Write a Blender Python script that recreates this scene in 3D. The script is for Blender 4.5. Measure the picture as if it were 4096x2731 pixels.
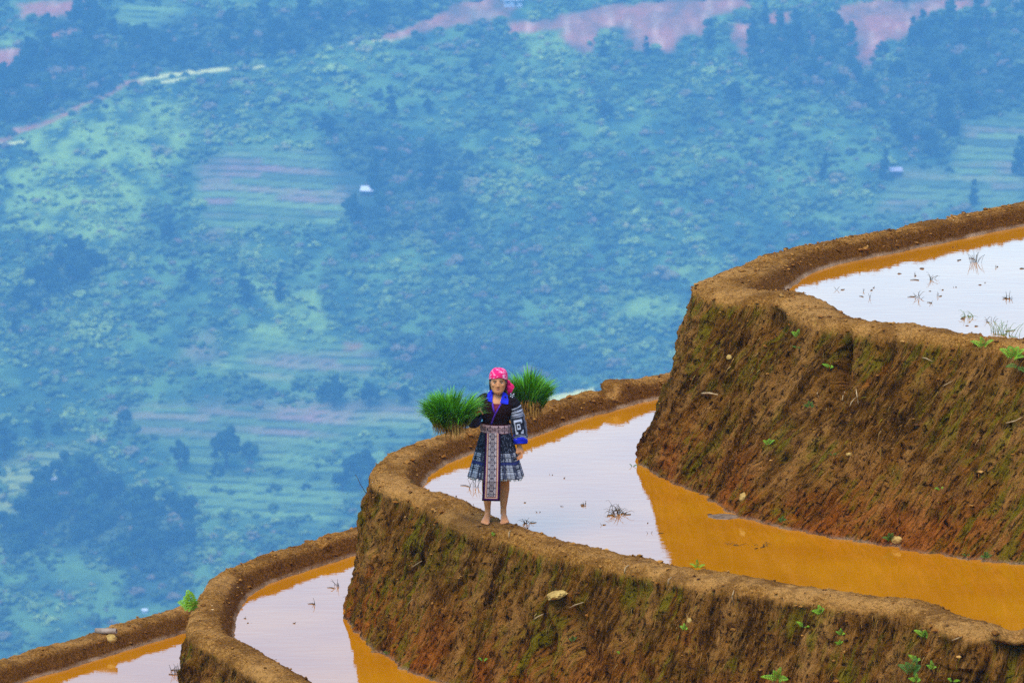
import bpy, bmesh, math, random
import numpy as np
from mathutils import Vector, Matrix
from mathutils.bvhtree import BVHTree

for o in list(bpy.data.objects):
    bpy.data.objects.remove(o)
S = bpy.context.scene
COL = S.collection
rnd = random.Random(11)
RNG = np.random.default_rng(7)

# ------------------------------------------------------------------ camera, sky, sun, exposure
CAM_Z, PITCH, LENS = 11.89, math.radians(10), 200.0
cam = bpy.data.cameras.new('camera')
cam.lens, cam.sensor_width = LENS, 36.0
cam.clip_start, cam.clip_end = 0.5, 14000
cam.dof.use_dof = True
cam.dof.focus_distance = 57.0
cam.dof.aperture_fstop = 6.3
camo = bpy.data.objects.new('camera', cam)
camo.location = (0, 0, CAM_Z)
camo.rotation_euler = (math.pi / 2 - PITCH, 0, 0)
COL.objects.link(camo)
S.camera = camo

SUN_EL, SUN_AZ = math.radians(62), math.radians(205)      # azimuth clockwise from +Y: behind the camera, a little to its left
W = bpy.data.worlds.new('World')
S.world = W
W.use_nodes = True
wn, wl = W.node_tree.nodes, W.node_tree.links
wn.clear()
sky = wn.new('ShaderNodeTexSky')
sky.sky_type = 'NISHITA'
sky.sun_disc = False
sky.sun_elevation, sky.sun_rotation = SUN_EL, SUN_AZ
sky.air_density, sky.dust_density, sky.ozone_density = 1.0, 0.6, 1.2
hs = wn.new('ShaderNodeHueSaturation')
hs.inputs['Saturation'].default_value = 1.20
bg = wn.new('ShaderNodeBackground')
bg.inputs['Strength'].default_value = 0.15
wo = wn.new('ShaderNodeOutputWorld')
wl.new(sky.outputs[0], hs.inputs['Color'])
tint = wn.new('ShaderNodeMix')
tint.data_type, tint.blend_type = 'RGBA', 'MULTIPLY'
tint.inputs[0].default_value = 1.0
tint.inputs[7].default_value = (0.97, 1.07, 1.03, 1)
wl.new(hs.outputs[0], tint.inputs[6])
wl.new(tint.outputs[2], bg.inputs['Color'])
wl.new(bg.outputs[0], wo.inputs['Surface'])

sl = bpy.data.lights.new('sun', 'SUN')
sl.energy, sl.angle, sl.color = 1.5, math.radians(50), (1.0, 0.90, 0.74)
so = bpy.data.objects.new('sun', sl)
sd = Vector((math.sin(SUN_AZ) * math.cos(SUN_EL), math.cos(SUN_AZ) * math.cos(SUN_EL), math.sin(SUN_EL)))
so.rotation_euler = sd.to_track_quat('Z', 'Y').to_euler()
so.location = (0, 0, 60)
COL.objects.link(so)

S.view_settings.view_transform = 'Standard'
S.view_settings.look = 'None'
S.view_settings.exposure = 1.32
S.view_settings.gamma = 1.0
S.view_settings.use_curve_mapping = False
S.cycles.use_denoising = False
S.cycles.max_bounces = 6
S.cycles.volume_bounces = 0
S.cycles.transparent_max_bounces = 6
S.cycles.caustics_reflective = False
S.cycles.caustics_refractive = False

# ------------------------------------------------------------------ helpers
FPX = 4096 / 36 * LENS
FW = np.array([0, math.cos(PITCH), -math.sin(PITCH)])
UP = np.array([0, math.sin(PITCH), math.cos(PITCH)])
CC = np.array([0, 0, CAM_Z])
def ray(u, v):
    d = FW * FPX - UP * (v - 1365.5)
    d = d + np.array([u - 2048, 0, 0])
    return d / np.linalg.norm(d)
def at(u, v, z):                        # point of the level plane z seen at photo position u, v
    d = ray(u, v)
    return CC + d * ((z - CAM_Z) / d[2])
def project(P):
    q = P - CC
    y = q @ FW
    return 2048 + FPX * q[..., 0] / y, 1365.5 - FPX * (q @ UP) / y

PERM = np.random.default_rng(3).permutation(256)
PERM = np.concatenate([PERM, PERM, PERM])
GR = np.random.default_rng(5).normal(size=(256, 3))
GR /= np.linalg.norm(GR, axis=1)[:, None]
def pn(x, y, z=0.0):                    # gradient noise, about -0.7..0.7
    x, y, z = np.broadcast_arrays(np.asarray(x, float), np.asarray(y, float), np.asarray(z, float))
    xi, yi, zi = np.floor(x), np.floor(y), np.floor(z)
    fx, fy, fz = x - xi, y - yi, z - zi
    xi, yi, zi = xi.astype(int) & 255, yi.astype(int) & 255, zi.astype(int) & 255
    sx, sy, sz = (t * t * t * (t * (t * 6 - 15) + 10) for t in (fx, fy, fz))
    r = 0
    for i in (0, 1):
        for j in (0, 1):
            for k in (0, 1):
                h = PERM[PERM[PERM[xi + i] + yi + j] + zi + k]
                g = GR[h]
                d = g[..., 0] * (fx - i) + g[..., 1] * (fy - j) + g[..., 2] * (fz - k)
                r = r + d * (sx if i else 1 - sx) * (sy if j else 1 - sy) * (sz if k else 1 - sz)
    return r
def fbm(x, y, z=0.0, oct=4):
    r, a, f = 0, 1.0, 1.0
    for i in range(oct):
        r = r + a * pn(np.asarray(x) * f + 17.3 * i, np.asarray(y) * f + 5.1 * i, np.asarray(z) * f)
        a *= 0.5
        f *= 2.03
    return r
def sstep(a, b, x):
    t = np.clip((x - a) / (b - a), 0, 1)
    return t * t * (3 - 2 * t)

def link(o, parent=None):
    COL.objects.link(o)
    if parent is not None:
        o.parent = parent
    return o
def tag(o, label=None, cat=None, group=None, kind=None):
    if label: o['label'] = label
    if cat: o['category'] = cat
    if group: o['group'] = group
    if kind: o['kind'] = kind
    return o
def empty(name, loc, rz=0.0):
    o = bpy.data.objects.new(name, None)
    o.empty_display_size = 0.1
    o.location = tuple(loc)
    o.rotation_euler = (0, 0, rz)
    return link(o)
def mesh_np(name, V, Fq, mat=None, smooth=True):
    me = bpy.data.meshes.new(name)
    V = np.asarray(V, np.float32)
    Fq = np.asarray(Fq, np.int32)
    k = Fq.shape[1]
    me.vertices.add(len(V)); me.vertices.foreach_set('co', V.ravel())
    me.loops.add(Fq.size); me.loops.foreach_set('vertex_index', Fq.ravel())
    me.polygons.add(len(Fq))
    me.polygons.foreach_set('loop_start', np.arange(0, Fq.size, k, dtype=np.int32))
    me.polygons.foreach_set('loop_total', np.full(len(Fq), k, np.int32))
    me.update(calc_edges=True)
    me.polygons.foreach_set('use_smooth', np.full(len(Fq), smooth))
    if mat: me.materials.append(mat)
    return me
def add_mesh(name, V, Fq, mat, parent=None, smooth=True):
    return link(bpy.data.objects.new(name, mesh_np(name, V, Fq, mat, smooth)), parent)
def col_attr(me, name, C, domain='POINT'):
    a = me.attributes.new(name, 'FLOAT_COLOR', domain)
    C = np.asarray(C, np.float32)
    if C.shape[1] == 3: C = np.concatenate([C, np.ones((len(C), 1), np.float32)], 1)
    a.data.foreach_set('color', C.ravel())
def flt_attr(me, name, A):
    a = me.attributes.new(name, 'FLOAT', 'POINT')
    a.data.foreach_set('value', np.asarray(A, np.float32).ravel())
def vec_attr(me, name, A):
    a = me.attributes.new(name, 'FLOAT_VECTOR', 'POINT')
    a.data.foreach_set('vector', np.asarray(A, np.float32).ravel())
def grid_faces(n, m, wrap=False):       # n rows of m points
    i, j = np.meshgrid(np.arange(n - 1), np.arange(m if wrap else m - 1), indexing='ij')
    j2 = (j + 1) % m
    return np.stack([i * m + j, i * m + j2, (i + 1) * m + j2, (i + 1) * m + j], -1).reshape(-1, 4)

class NT:                               # small node-tree builder
    def __init__(s, name):
        s.m = bpy.data.materials.new(name)
        s.m.use_nodes = True
        s.n, s.l = s.m.node_tree.nodes, s.m.node_tree.links
        s.n.clear()
        s.out = s.n.new('ShaderNodeOutputMaterial')
    def node(s, typ, **kw):
        nd = s.n.new(typ)
        for k, v in kw.items():
            if k.startswith('_'): setattr(nd, k[1:], v)
        return nd
    def set(s, sock, v):
        if isinstance(v, bpy.types.NodeSocket): s.l.new(v, sock)
        elif v is not None: sock.default_value = v
    def attr(s, name): 
        return s.node('ShaderNodeAttribute', _attribute_name=name)
    def math(s, op, a, b=0.0, c=None, clamp=False):
        nd = s.node('ShaderNodeMath', _operation=op, _use_clamp=clamp)
        s.set(nd.inputs[0], a); s.set(nd.inputs[1], b)
        if c is not None: s.set(nd.inputs[2], c)
        return nd.outputs[0]
    def mix(s, f, a, b, mode='MIX'):
        nd = s.node('ShaderNodeMix', _data_type='RGBA', _blend_type=mode)
        s.set(nd.inputs[0], f)
        s.set(nd.inputs[6], (*a, 1) if isinstance(a, tuple) else a)
        s.set(nd.inputs[7], (*b, 1) if isinstance(b, tuple) else b)
        return nd.outputs[2]
    def ramp(s, x, lo, hi):
        nd = s.node('ShaderNodeMapRange', _interpolation_type='SMOOTHSTEP')
        s.set(nd.inputs[0], x); nd.inputs[1].default_value = lo; nd.inputs[2].default_value = hi
        return nd.outputs[0]
    def noise(s, vec, scale=1.0, detail=4.0, rough=0.55, sx=None):
        if sx:
            mp = s.node('ShaderNodeMapping')
            s.set(mp.inputs[0], vec)
            mp.inputs[3].default_value = sx
            vec = mp.outputs[0]
        nd = s.node('ShaderNodeTexNoise')
        s.set(nd.inputs['Vector'], vec)
        nd.inputs['Scale'].default_value = scale
        nd.inputs['Detail'].default_value = detail
        nd.inputs['Roughness'].default_value = rough
        return nd.outputs[0]
    def bsdf(s, color, rough=0.9, spec=0.2, bump=None, bump_d=0.01, bump_s=1.0, **kw):
        b = s.node('ShaderNodeBsdfPrincipled')
        s.set(b.inputs['Base Color'], (*color, 1) if isinstance(color, tuple) else color)
        s.set(b.inputs['Roughness'], rough)
        b.inputs['Specular IOR Level'].default_value = spec
        for k, v in kw.items():
            s.set(b.inputs[k.replace('_', ' ')], v)
        if bump is not None:
            bp = s.node('ShaderNodeBump')
            bp.inputs['Distance'].default_value = bump_d
            bp.inputs['Strength'].default_value = bump_s
            s.set(bp.inputs['Height'], bump)
            s.l.new(bp.outputs[0], b.inputs['Normal'])
        s.l.new(b.outputs[0], s.out.inputs[0])
        return s.m
def pos(t):
    return t.node('ShaderNodeNewGeometry').outputs['Position']
def objco(t):
    return t.node('ShaderNodeTexCoord').outputs['Object']

# ------------------------------------------------------------------ materials
def soil_material(name, warm=0.0):
    t = NT(name)
    uv = t.attr('bank_uv').outputs['Vector']        # metres: along, down the bank, height above the lower water
    sep = t.node('ShaderNodeSeparateXYZ'); t.set(sep.inputs[0], uv)
    wall = t.attr('wall_mask').outputs['Fac']
    rim = t.attr('rim').outputs['Fac']
    P = pos(t)
    u = sep.outputs[0]
    cmb = t.node('ShaderNodeCombineXYZ'); t.set(cmb.inputs[0], u); t.set(cmb.inputs[1], sep.outputs[1])
    st = cmb.outputs[0]
    n_big = t.noise(P, 1.1, 4, 0.6)
    n_st1 = t.noise(st, 1.0, 5, 0.62, (7.0, 1.2, 1))
    n_st2 = t.noise(st, 1.0, 6, 0.72, (42, 6.5, 1))
    n_st3 = t.noise(st, 1.0, 5, 0.65, (12, 1.9, 1))
    n_fine = t.noise(P, 38, 6, 0.7)
    n_grit = t.noise(P, 110, 3, 0.6)
    # scraped bank
    patch = t.noise(st, 1.0, 5, 0.62, (3.4, 0.95, 1))
    c = t.mix(t.ramp(n_st1, 0.33, 0.66), (0.066, 0.024, 0.0010), (0.235, 0.088, 0.0090))
    c = t.mix(t.math('MULTIPLY', t.ramp(patch, 0.45, 0.64), 0.85), c, (0.40, 0.180, 0.042))
    c = t.mix(t.math('MULTIPLY', t.ramp(patch, 0.50, 0.34), 0.80), c, (0.034, 0.013, 0.0008))
    c = t.mix(t.math('MULTIPLY', t.ramp(n_st2, 0.52, 0.64), 0.62), c, (0.46, 0.205, 0.046))
    red = t.math('MULTIPLY', t.ramp(sep.outputs[2], 0.95, 0.05), t.ramp(t.noise(st, 1.0, 4, 0.6, (1.8, 0.8, 1)), 0.40, 0.58))
    red = t.math('MAXIMUM', red, t.math('MULTIPLY', t.ramp(t.noise(st, 1.0, 3, 0.6, (2.2, 1.4, 3)), 0.60, 0.72), 0.8))
    c = t.mix(t.math('MULTIPLY', red, 0.66), c, t.mix(t.ramp(n_st2, 0.35, 0.65), (0.15, 0.030, 0.0015), (0.48, 0.115, 0.010)))
    moss = t.math('MULTIPLY', t.ramp(n_st3, 0.44, 0.58), t.ramp(t.noise(P, 1.5, 4, 0.6), 0.43, 0.60))
    c = t.mix(t.math('MULTIPLY', moss, 0.85), c, t.mix(n_st2, (0.030, 0.026, 0.0005), (0.300, 0.225, 0.006)))
    c = t.mix(t.math('MULTIPLY', t.ramp(n_st2, 0.485, 0.37), 0.92), c, (0.011, 0.0042, 0.0004))  # shade in the clefts between streaks, painted near black into the colour
    pore = t.noise(P, 17, 5, 0.7)
    c = t.mix(t.math('MULTIPLY', t.ramp(pore, 0.46, 0.34), 0.92), c, (0.012, 0.005, 0.001))  # pore recesses also darkened in colour, painted shade
    c = t.mix(t.math('MULTIPLY', t.ramp(n_grit, 0.60, 0.70), 0.5), c, (0.36, 0.20, 0.07))
    # trodden crest
    k = t.mix(t.ramp(n_fine, 0.35, 0.68), (0.200, 0.072, 0.0080), (0.540, 0.250, 0.055))
    k = t.mix(t.math('MULTIPLY', t.ramp(n_big, 0.45, 0.60), 0.65), k, (0.56, 0.265, 0.070))
    k = t.mix(t.math('MULTIPLY', t.ramp(t.noise(P, 2.7, 4, 0.65), 0.52, 0.40), 0.65), k, (0.150, 0.056, 0.0080))
    k = t.mix(t.ramp(n_grit, 0.62, 0.72), k, (0.55, 0.33, 0.13))
    cv = t.noise(P, 9, 5, 0.65, (1.0, 1.0, 2.0))
    crev_shade = t.ramp(t.math('ABSOLUTE', t.math('SUBTRACT', cv, 0.5)), 0.035, 0.0)
    k = t.mix(t.math('MULTIPLY', crev_shade, 0.55), k, (0.055, 0.020, 0.003))  # shade of fine crevices drawn into the crest colour
    # inner slope, darker brown than the crest
    q = t.mix(t.ramp(n_fine, 0.35, 0.7), (0.085, 0.030, 0.0040), (0.230, 0.090, 0.0170))
    inner = t.attr('inner_mask').outputs['Fac']
    c = t.mix(wall, t.mix(inner, k, q), c)
    c = t.mix(rim, c, t.mix(n_fine, (0.36, 0.21, 0.11), (0.52, 0.34, 0.21)))
    rough_ = t.math('SUBTRACT', 0.95, t.math('MULTIPLY', rim, 0.45))
    h = t.math('ADD', t.math('MULTIPLY', n_st2, t.math('MULTIPLY', wall, 1.3)), t.math('MULTIPLY', n_fine, 0.9))
    h = t.math('ADD', h, t.math('MULTIPLY', n_grit, 0.35))
    h = t.math('ADD', h, t.math('MULTIPLY', t.math('MULTIPLY', t.ramp(pore, 0.28, 0.46), wall), 0.8))
    return t.bsdf(c, rough_, 0.04, bump=h, bump_d=0.045)
M = {}
M['soil'] = soil_material('terrace_soil')

def water_material():
    t = NT('muddy_water')
    P = pos(t)
    n1 = t.noise(P, 1.0, 3, 0.5, (3.0, 9.0, 1))
    n2 = t.noise(P, 1.0, 2, 0.5, (9.0, 26.0, 1))
    n3 = t.noise(P, 0.7, 3, 0.5)
    h = t.math('ADD', t.math('MULTIPLY', n1, 0.7), t.math('MULTIPLY', n2, 0.25))
    c = t.mix(t.ramp(n3, 0.3, 0.7), (0.40, 0.130, 0.0008), (0.47, 0.168, 0.0016))
    return t.bsdf(c, 0.03, 0.5, bump=h, bump_d=0.0016, bump_s=1.0, IOR=1.55)
M['water'] = water_material()

def plain(name, c1, c2, scale=20, rough=0.8, spec=0.2, bump=0.0, **kw):
    t = NT(name)
    n = t.noise(objco(t), scale, 4, 0.6)
    return t.bsdf(t.mix(t.ramp(n, 0.3, 0.7), c1, c2), rough, spec, bump=n if bump else None, bump_d=bump or 0.01, **kw)
def vcol(name, rough=0.8, spec=0.2, amt=0.35, scale=60, bump=0.0, **kw):      # colour from the mesh, grain from noise
    t = NT(name)
    a = t.attr('col').outputs['Color']
    n = t.noise(objco(t), scale, 3, 0.6)
    k = t.math('MULTIPLY_ADD', n, 2 * amt, 1 - amt)
    vm = t.node('ShaderNodeVectorMath', _operation='SCALE')
    t.set(vm.inputs[0], a); t.set(vm.inputs['Scale'], k)
    return t.bsdf(vm.outputs[0], rough, spec, bump=n if bump else None, bump_d=bump or 0.01, **kw)
M['blade'] = vcol('leaf_blade', 0.55, 0.3, 0.3, 30)
M['fibre'] = vcol('dry_fibre', 0.9, 0.1, 0.3, 30)
M['hill'] = None
# ------------------------------------------------------------------ far hillside: where its fields, bare earth and woods lie
def far_z(y): return -375 + (y - 1400) * 0.36
def hill_uv(X, Y, Z): return project(np.stack([X, Y, Z], -1))
def sdist(poly, u, v):                  # signed distance to an outline, negative inside
    p = np.array(poly, float)
    d = np.full(u.shape, 1e9)
    ins = np.zeros(u.shape, bool)
    for a, b in zip(p, np.roll(p, -1, 0)):
        e = b - a
        t = np.clip(((u - a[0]) * e[0] + (v - a[1]) * e[1]) / (e @ e + 1e-9), 0, 1)
        d = np.minimum(d, np.hypot(u - a[0] - t * e[0], v - a[1] - t * e[1]))
        c = ((a[1] > v) != (b[1] > v)) & (u < (b[0] - a[0]) * (v - a[1]) / (b[1] - a[1] + 1e-9) + a[0])
        ins ^= c
    return np.where(ins, -d, d)
def q(*pts): return [(2048 + .871 * x, .871 * y) for x, y in pts]
SOIL = [q((200, 75), (470, 25), (950, -5), (1090, -5), (1090, 52), (905, 66), (885, 165), (780, 175), (705, 250), (650, 220), (600, 245), (545, 230), (500, 135), (400, 140), (385, 200), (335, 265), (290, 240), (235, 150)),
        q((1465, 38), (1600, 6), (2200, -5), (2190, 42), (1900, 66), (1845, 92), (1790, 195), (1720, 178), (1660, 250), (1612, 360), (1580, 250), (1530, 150), (1512, 100)),
        q((-20, 108), (250, 80), (250, 132), (-20, 156)), q((1005, 110), (1095, 115), (1090, 270), (1060, 270), (1015, 185)), q((1150, 60), (1290, 60), (1270, 120), (1160, 110)), q((1340, 110), (1370, 110), (1385, 200), (1360, 205)),
        [(1480, 158), (1620, 120), (1850, 8), (2000, -10), (2060, 30), (2040, 70), (1850, 96), (1620, 152)],
        [(60, 18), (380, -5), (385, 62), (90, 74)], [(-20, 198), (112, 198), (112, 262), (-20, 285)], [(205, 140), (370, 98), (355, 140), (225, 152)],
        [(1890, 1375), (1970, 1372), (1960, 1395), (1880, 1398)][::1], [(1380, 1375), (1445, 1368), (1440, 1392), (1375, 1398)]]
PATH = [(-10, 566), (60, 530), (150, 500), (230, 480), (300, 430), (400, 390), (480, 350), (560, 325)]
PALE = [[(555, 314), (700, 290), (850, 272), (915, 272), (915, 282), (700, 306), (560, 326)], [(560, 336), (780, 306), (790, 318), (600, 342)], [(1400, 170), (1575, 156), (1578, 166), (1400, 178)], [(1000, 268), (1060, 262), (1060, 272), (1000, 277)],
        [(2170, 1590), (2300, 1560), (2410, 1548), (2415, 1572), (2170, 1630)], [(-10, 575), (110, 560), (110, 568), (-10, 590)]]
LAV = [[(470, 1645), (900, 1612), (1500, 1602), (1745, 1612), (1720, 1680), (1450, 1690), (1100, 1790), (900, 1760), (560, 1720)], [(800, 640), (1250, 620), (1460, 740), (1400, 830), (820, 850)], [(3560, 690), (3800, 700), (3860, 490), (4110, 480), (4110, 810), (3540, 832)],
       [(800, 925), (990, 915), (970, 975), (790, 960)], [(1000, 1440), (1500, 1420), (1480, 1480), (1000, 1500)], [(740, 1370), (830, 1340), (870, 1440), (720, 1440)]]
FIELD = [[(480, -5), (740, -5), (740, 142), (480, 152)], [(820, 600), (1420, 600), (1490, 760), (1400, 905), (830, 935), (790, 750)], [(3530, 690), (3800, 700), (3850, 480), (4110, 470), (4110, 830), (3520, 835)],
         [(1000, 1330), (1500, 1370), (1560, 1500), (950, 1530), (820, 1480)], [(470, 1645), (1745, 1612), (1760, 1700), (1450, 1990), (1300, 2110), (720, 2050), (740, 1850), (560, 1720)], [(-20, 1850), (60, 1790), (350, 1770), (370, 1850), (130, 1960), (115, 2070), (-20, 2110)], [(60, 18), (385, -5), (385, 62), (90, 74)], [(2880, 500), (3250, 500), (3250, 560), (2880, 560)], [(3330, 820), (3560, 790), (3560, 880), (3300, 900)]]
BRIGHT = [[(-20, 1850), (60, 1790), (350, 1770), (370, 1850), (130, 1960), (115, 2070), (-20, 2110)]]
LIGHT = [[(-50, 640), (300, 430), (700, 350), (800, 500), (560, 850), (420, 1020), (100, 930), (-50, 900)], [(800, 900), (900, 790), (1400, 790), (1350, 900)], [(900, 1370), (1150, 1230), (1400, 1320), (1400, 1420), (960, 1420)], [(2440, 1240), (2560, 1190), (2720, 1180), (2740, 1250), (2480, 1270)],
         [(990, 1130), (1250, 1150), (1300, 1280), (1080, 1300)], [(1000, 1880), (1150, 1800), (1190, 1810), (1150, 1850)], [(1020, 240), (1120, 220), (1140, 250), (1040, 262)], [(0, 160), (220, 140), (230, 165), (0, 190)], [(2060, 130), (2240, 118), (2260, 190), (2120, 220)], [(2700, 1060), (2900, 1050), (2900, 1110), (2680, 1110)]]
DARK = [[(-30, 330), (230, 60), (420, 60), (440, 190), (700, 60), (1400, 40), (1760, -20), (1880, -20), (1500, 150), (1000, 250), (560, 300), (250, 440), (-30, 545)], [(50, 1240), (130, 1150), (330, 1005), (420, 1060), (290, 1190), (120, 1260)],
        [(110, 1960), (400, 1890), (620, 2050), (640, 2320), (420, 2270), (150, 2150), (60, 2260), (10, 2150)], [(2960, 60), (3450, 90), (3540, 250), (3500, 500), (3000, 300)], [(3560, 350), (3700, 100), (4110, 60), (4110, 400), (3900, 480), (3700, 620), (3560, 560)],
        [(1290, 600), (1500, 540), (1900, 650), (1850, 1000), (1450, 950)], [(1470, 1420), (1600, 1340), (2300, 1400), (2500, 1480), (1700, 1560)], [(500, 2060), (760, 2050), (760, 2380), (500, 2400)]]
def region(lst, u, v, soft):
    r = np.zeros(u.shape)
    for p in lst:
        a = np.array(p)
        lo, hi = a.min(0) - 60, a.max(0) + 60
        k = (u > lo[0]) & (u < hi[0]) & (v > lo[1]) & (v < hi[1])
        if k.any():
            r[k] = np.maximum(r[k], sstep(soft, -soft, sdist(p, u[k], v[k])))
    return r

# one ground sheet: our own slope, the valley, the far hillside
KF = 3.0                                # the far slope stands about 5 km off
xs = np.concatenate([np.linspace(-1500, -250, 26) * KF, np.linspace(-226, 226, 251) * KF, np.linspace(250, 1500, 26) * KF])
ys = np.concatenate([np.linspace(-60, 140, 60), np.linspace(160, 1380 * KF, 70), np.arange(1386, 1960, 1.15) * KF, np.linspace(1966, 2700, 40) * KF])
GX, GY = np.meshgrid(xs, ys)
own = np.interp(GY, [-60, 0, 14, 34, 46, 80, 110, 2100, 9000], [16, 10.2, 5.6, -4.0, -6.2, -6.8, -16, -1290, -1290])
own = own + np.clip(GX - 10.5, 0, 14) * 0.75 * sstep(38, 50, GY) * sstep(110, 75, GY)
RX, RY = GX / KF, GY / KF
far = np.minimum(far_z(RY), -30 + 0.02 * (RY - 2360))
far = far + (5.0 * fbm(RX / 110, RY / 160, 3.1, 3) + 1.2 * fbm(RX / 22, RY / 30, 7.7, 3)) * sstep(1380, 1470, RY)
far = np.maximum(far, -425 + 2 * fbm(RX / 60, RY / 60, 1.0, 2))
far = CAM_Z + KF * (far - CAM_Z)
GZ = np.where(GY > 1000 * KF, far, np.maximum(own, -1290))
gu, gv = hill_uv(GX, GY, GZ)
wu = gu + 34 * fbm(gu / 70, gv / 60, 2.2, 4)
wv = gv + 18 * fbm(gu / 60, gv / 50, 8.2, 4)
inview = (GY > 1380 * KF) & (np.abs(gu - 2048) < 3000)
m_soil = region(SOIL, wu, wv, 14) * inview
m_lav = region(LAV, wu, wv, 55) * inview
m_fld = region(FIELD, wu, wv, 45) * inview
m_pale = region(PALE, gu + 0.2 * (wu - gu), gv + 0.15 * (wv - gv), 4) * inview
m_light = region(LIGHT, wu, wv, 40) * inview
m_brt = region(BRIGHT, wu, wv, 16) * inview
dp = np.min([np.hypot(wu - (a[0] + t * (b[0] - a[0])), wv - (a[1] + t * (b[1] - a[1]))) for a, b in zip(PATH[:-1], PATH[1:]) for t in np.linspace(0, 1, 12)], axis=0)
m_soil = np.maximum(m_soil, sstep(20, 4, dp + 22 * np.abs(fbm(gu / 50, gv / 40, 4, 3))) * inview)
m_dark = region(DARK, wu, wv, 40) * inview
nz = fbm(RX / 9, RY / 14, 0, 4)
nz2 = fbm(RX / 40, RY / 60, 6, 3)
def lerp(a, b, t): return a + (np.asarray(b) - a) * t[..., None]
c = np.zeros(GX.shape + (3,)) + np.array([0.030, 0.075, 0.012])
c = lerp(c, (0.105, 0.200, 0.026), sstep(-0.25, 0.40, nz + 0.6 * nz2))
c = lerp(c, (0.22, 0.34, 0.035), m_light * sstep(-0.35, 0.3, nz))
zc = GZ / KF + 0.035 * RX + 1.1 * fbm(RX / 70, RY / 100, 5, 2)
ph = zc / 1.55 + 0.25 * pn(RX / 25, RY / 40, 2.0)
row = np.floor(ph)
def hsh(a, b): return np.mod(np.sin(a * 12.9898 + b * 78.233) * 43758.5453, 1.0)
seg = np.floor(RX / 34 + 9 * hsh(row, 3.0))
rowtone = 0.35 * hsh(row, 1.0) + 0.65 * hsh(row, seg + 7.0)
fr = ph - row
stripe = np.clip(0.15 + 0.85 * rowtone, 0, 1) * sstep(0.10, 0.30, fr)
rowlav = hsh(row, seg + 40.0)
fc = lerp(lerp(np.zeros(GX.shape + (3,)) + np.array([0.022, 0.058, 0.010]), (0.200, 0.320, 0.050), stripe), (0.30, 0.32, 0.05), m_brt * stripe)
c = c + (fc - c) * (m_fld * 0.9)[..., None]
c = lerp(c, (0.30, 0.17, 0.11), np.clip(m_lav * np.where(m_fld > .4, 0.08 + 0.48 * (rowlav > .5) * sstep(0.10, 0.30, fr), 0.45) * (0.85 + 1.0 * nz + .8 * nz2), 0, 1))
c = lerp(c, (0.028, 0.060, 0.014), m_dark * 0.8)
c = lerp(c, (0.62, 0.60, 0.16), m_pale * 0.95)
c = c * np.array([1.35, 1.30, 1.3]) + np.array([0.0, 0.0, 0.03])  # the added blue paints skylight gloss into the ground colour
soilc = lerp(np.zeros(GX.shape + (3,)) + np.array([0.52, 0.175, 0.080]), (0.78, 0.40, 0.24), sstep(0.0, 0.5, fbm(gu / 30, gv / 120, 9, 3)))
c = c + (soilc - c) * (m_soil * np.clip(0.75 + 0.9 * nz, 0.25, 1))[..., None]
c = np.clip(c, 0.005, 0.9)
hill_me = mesh_np('hillside', np.stack([GX, GY, GZ], -1).reshape(-1, 3), grid_faces(*GX.shape))
col_attr(hill_me, 'col', c.reshape(-1, 3))
t = NT('hill_ground')
P = pos(t)
n = t.noise(P, 0.55 / KF, 5, 0.65)
vm = t.node('ShaderNodeVectorMath', _operation='SCALE')
t.set(vm.inputs[0], t.attr('col').outputs['Color'])
t.set(vm.inputs['Scale'], t.math('MULTIPLY_ADD', n, 0.9, 0.55))
M['hill'] = t.bsdf(vm.outputs[0], 0.95, 0.1, bump=n, bump_d=0.8)
hill_me.materials.append(M['hill'])
hill = tag(link(bpy.data.objects.new('hillside', hill_me)), 'hazy green hillside with striped fields and bare pink earth beyond the paddies', kind='structure')
hill_bvh = BVHTree.FromPolygons([tuple(p) for p in np.stack([GX, GY, GZ], -1).reshape(-1, 3)], [tuple(f) for f in grid_faces(*GX.shape).tolist()])
def on_hill(u, v):
    d = Vector(ray(u, v))
    h = hill_bvh.ray_cast(Vector(CC) + d * 300, d)
    return h[0]

# ------------------------------------------------------------------ haze in the valley
hz = bmesh.new()
bmesh.ops.create_cube(hz, size=1.0)
for v in hz.verts:
    v.co = Vector((v.co.x * 9300, 4020 + v.co.y * 8300, (24 if v.co.z > 0 else -1330)))
hm = bpy.data.meshes.new('haze')
hz.to_mesh(hm); hz.free()
t = NT('valley_haze')
pv = t.node('ShaderNodeVolumePrincipled')
HAZE_D = 0.00047 / KF
pv.inputs['Color'].default_value = (0.205, 0.575, 0.98, 1)
pv.inputs['Density'].default_value = HAZE_D
pv.inputs['Anisotropy'].default_value = 0.0
t.l.new(pv.outputs[0], t.out.inputs['Volume'])
t.m.cycles.homogeneous_volume = True
hm.materials.append(t.m)
haze = tag(link(bpy.data.objects.new('haze', hm)), 'blue haze filling the valley between the paddies and the hillside', kind='stuff')

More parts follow.
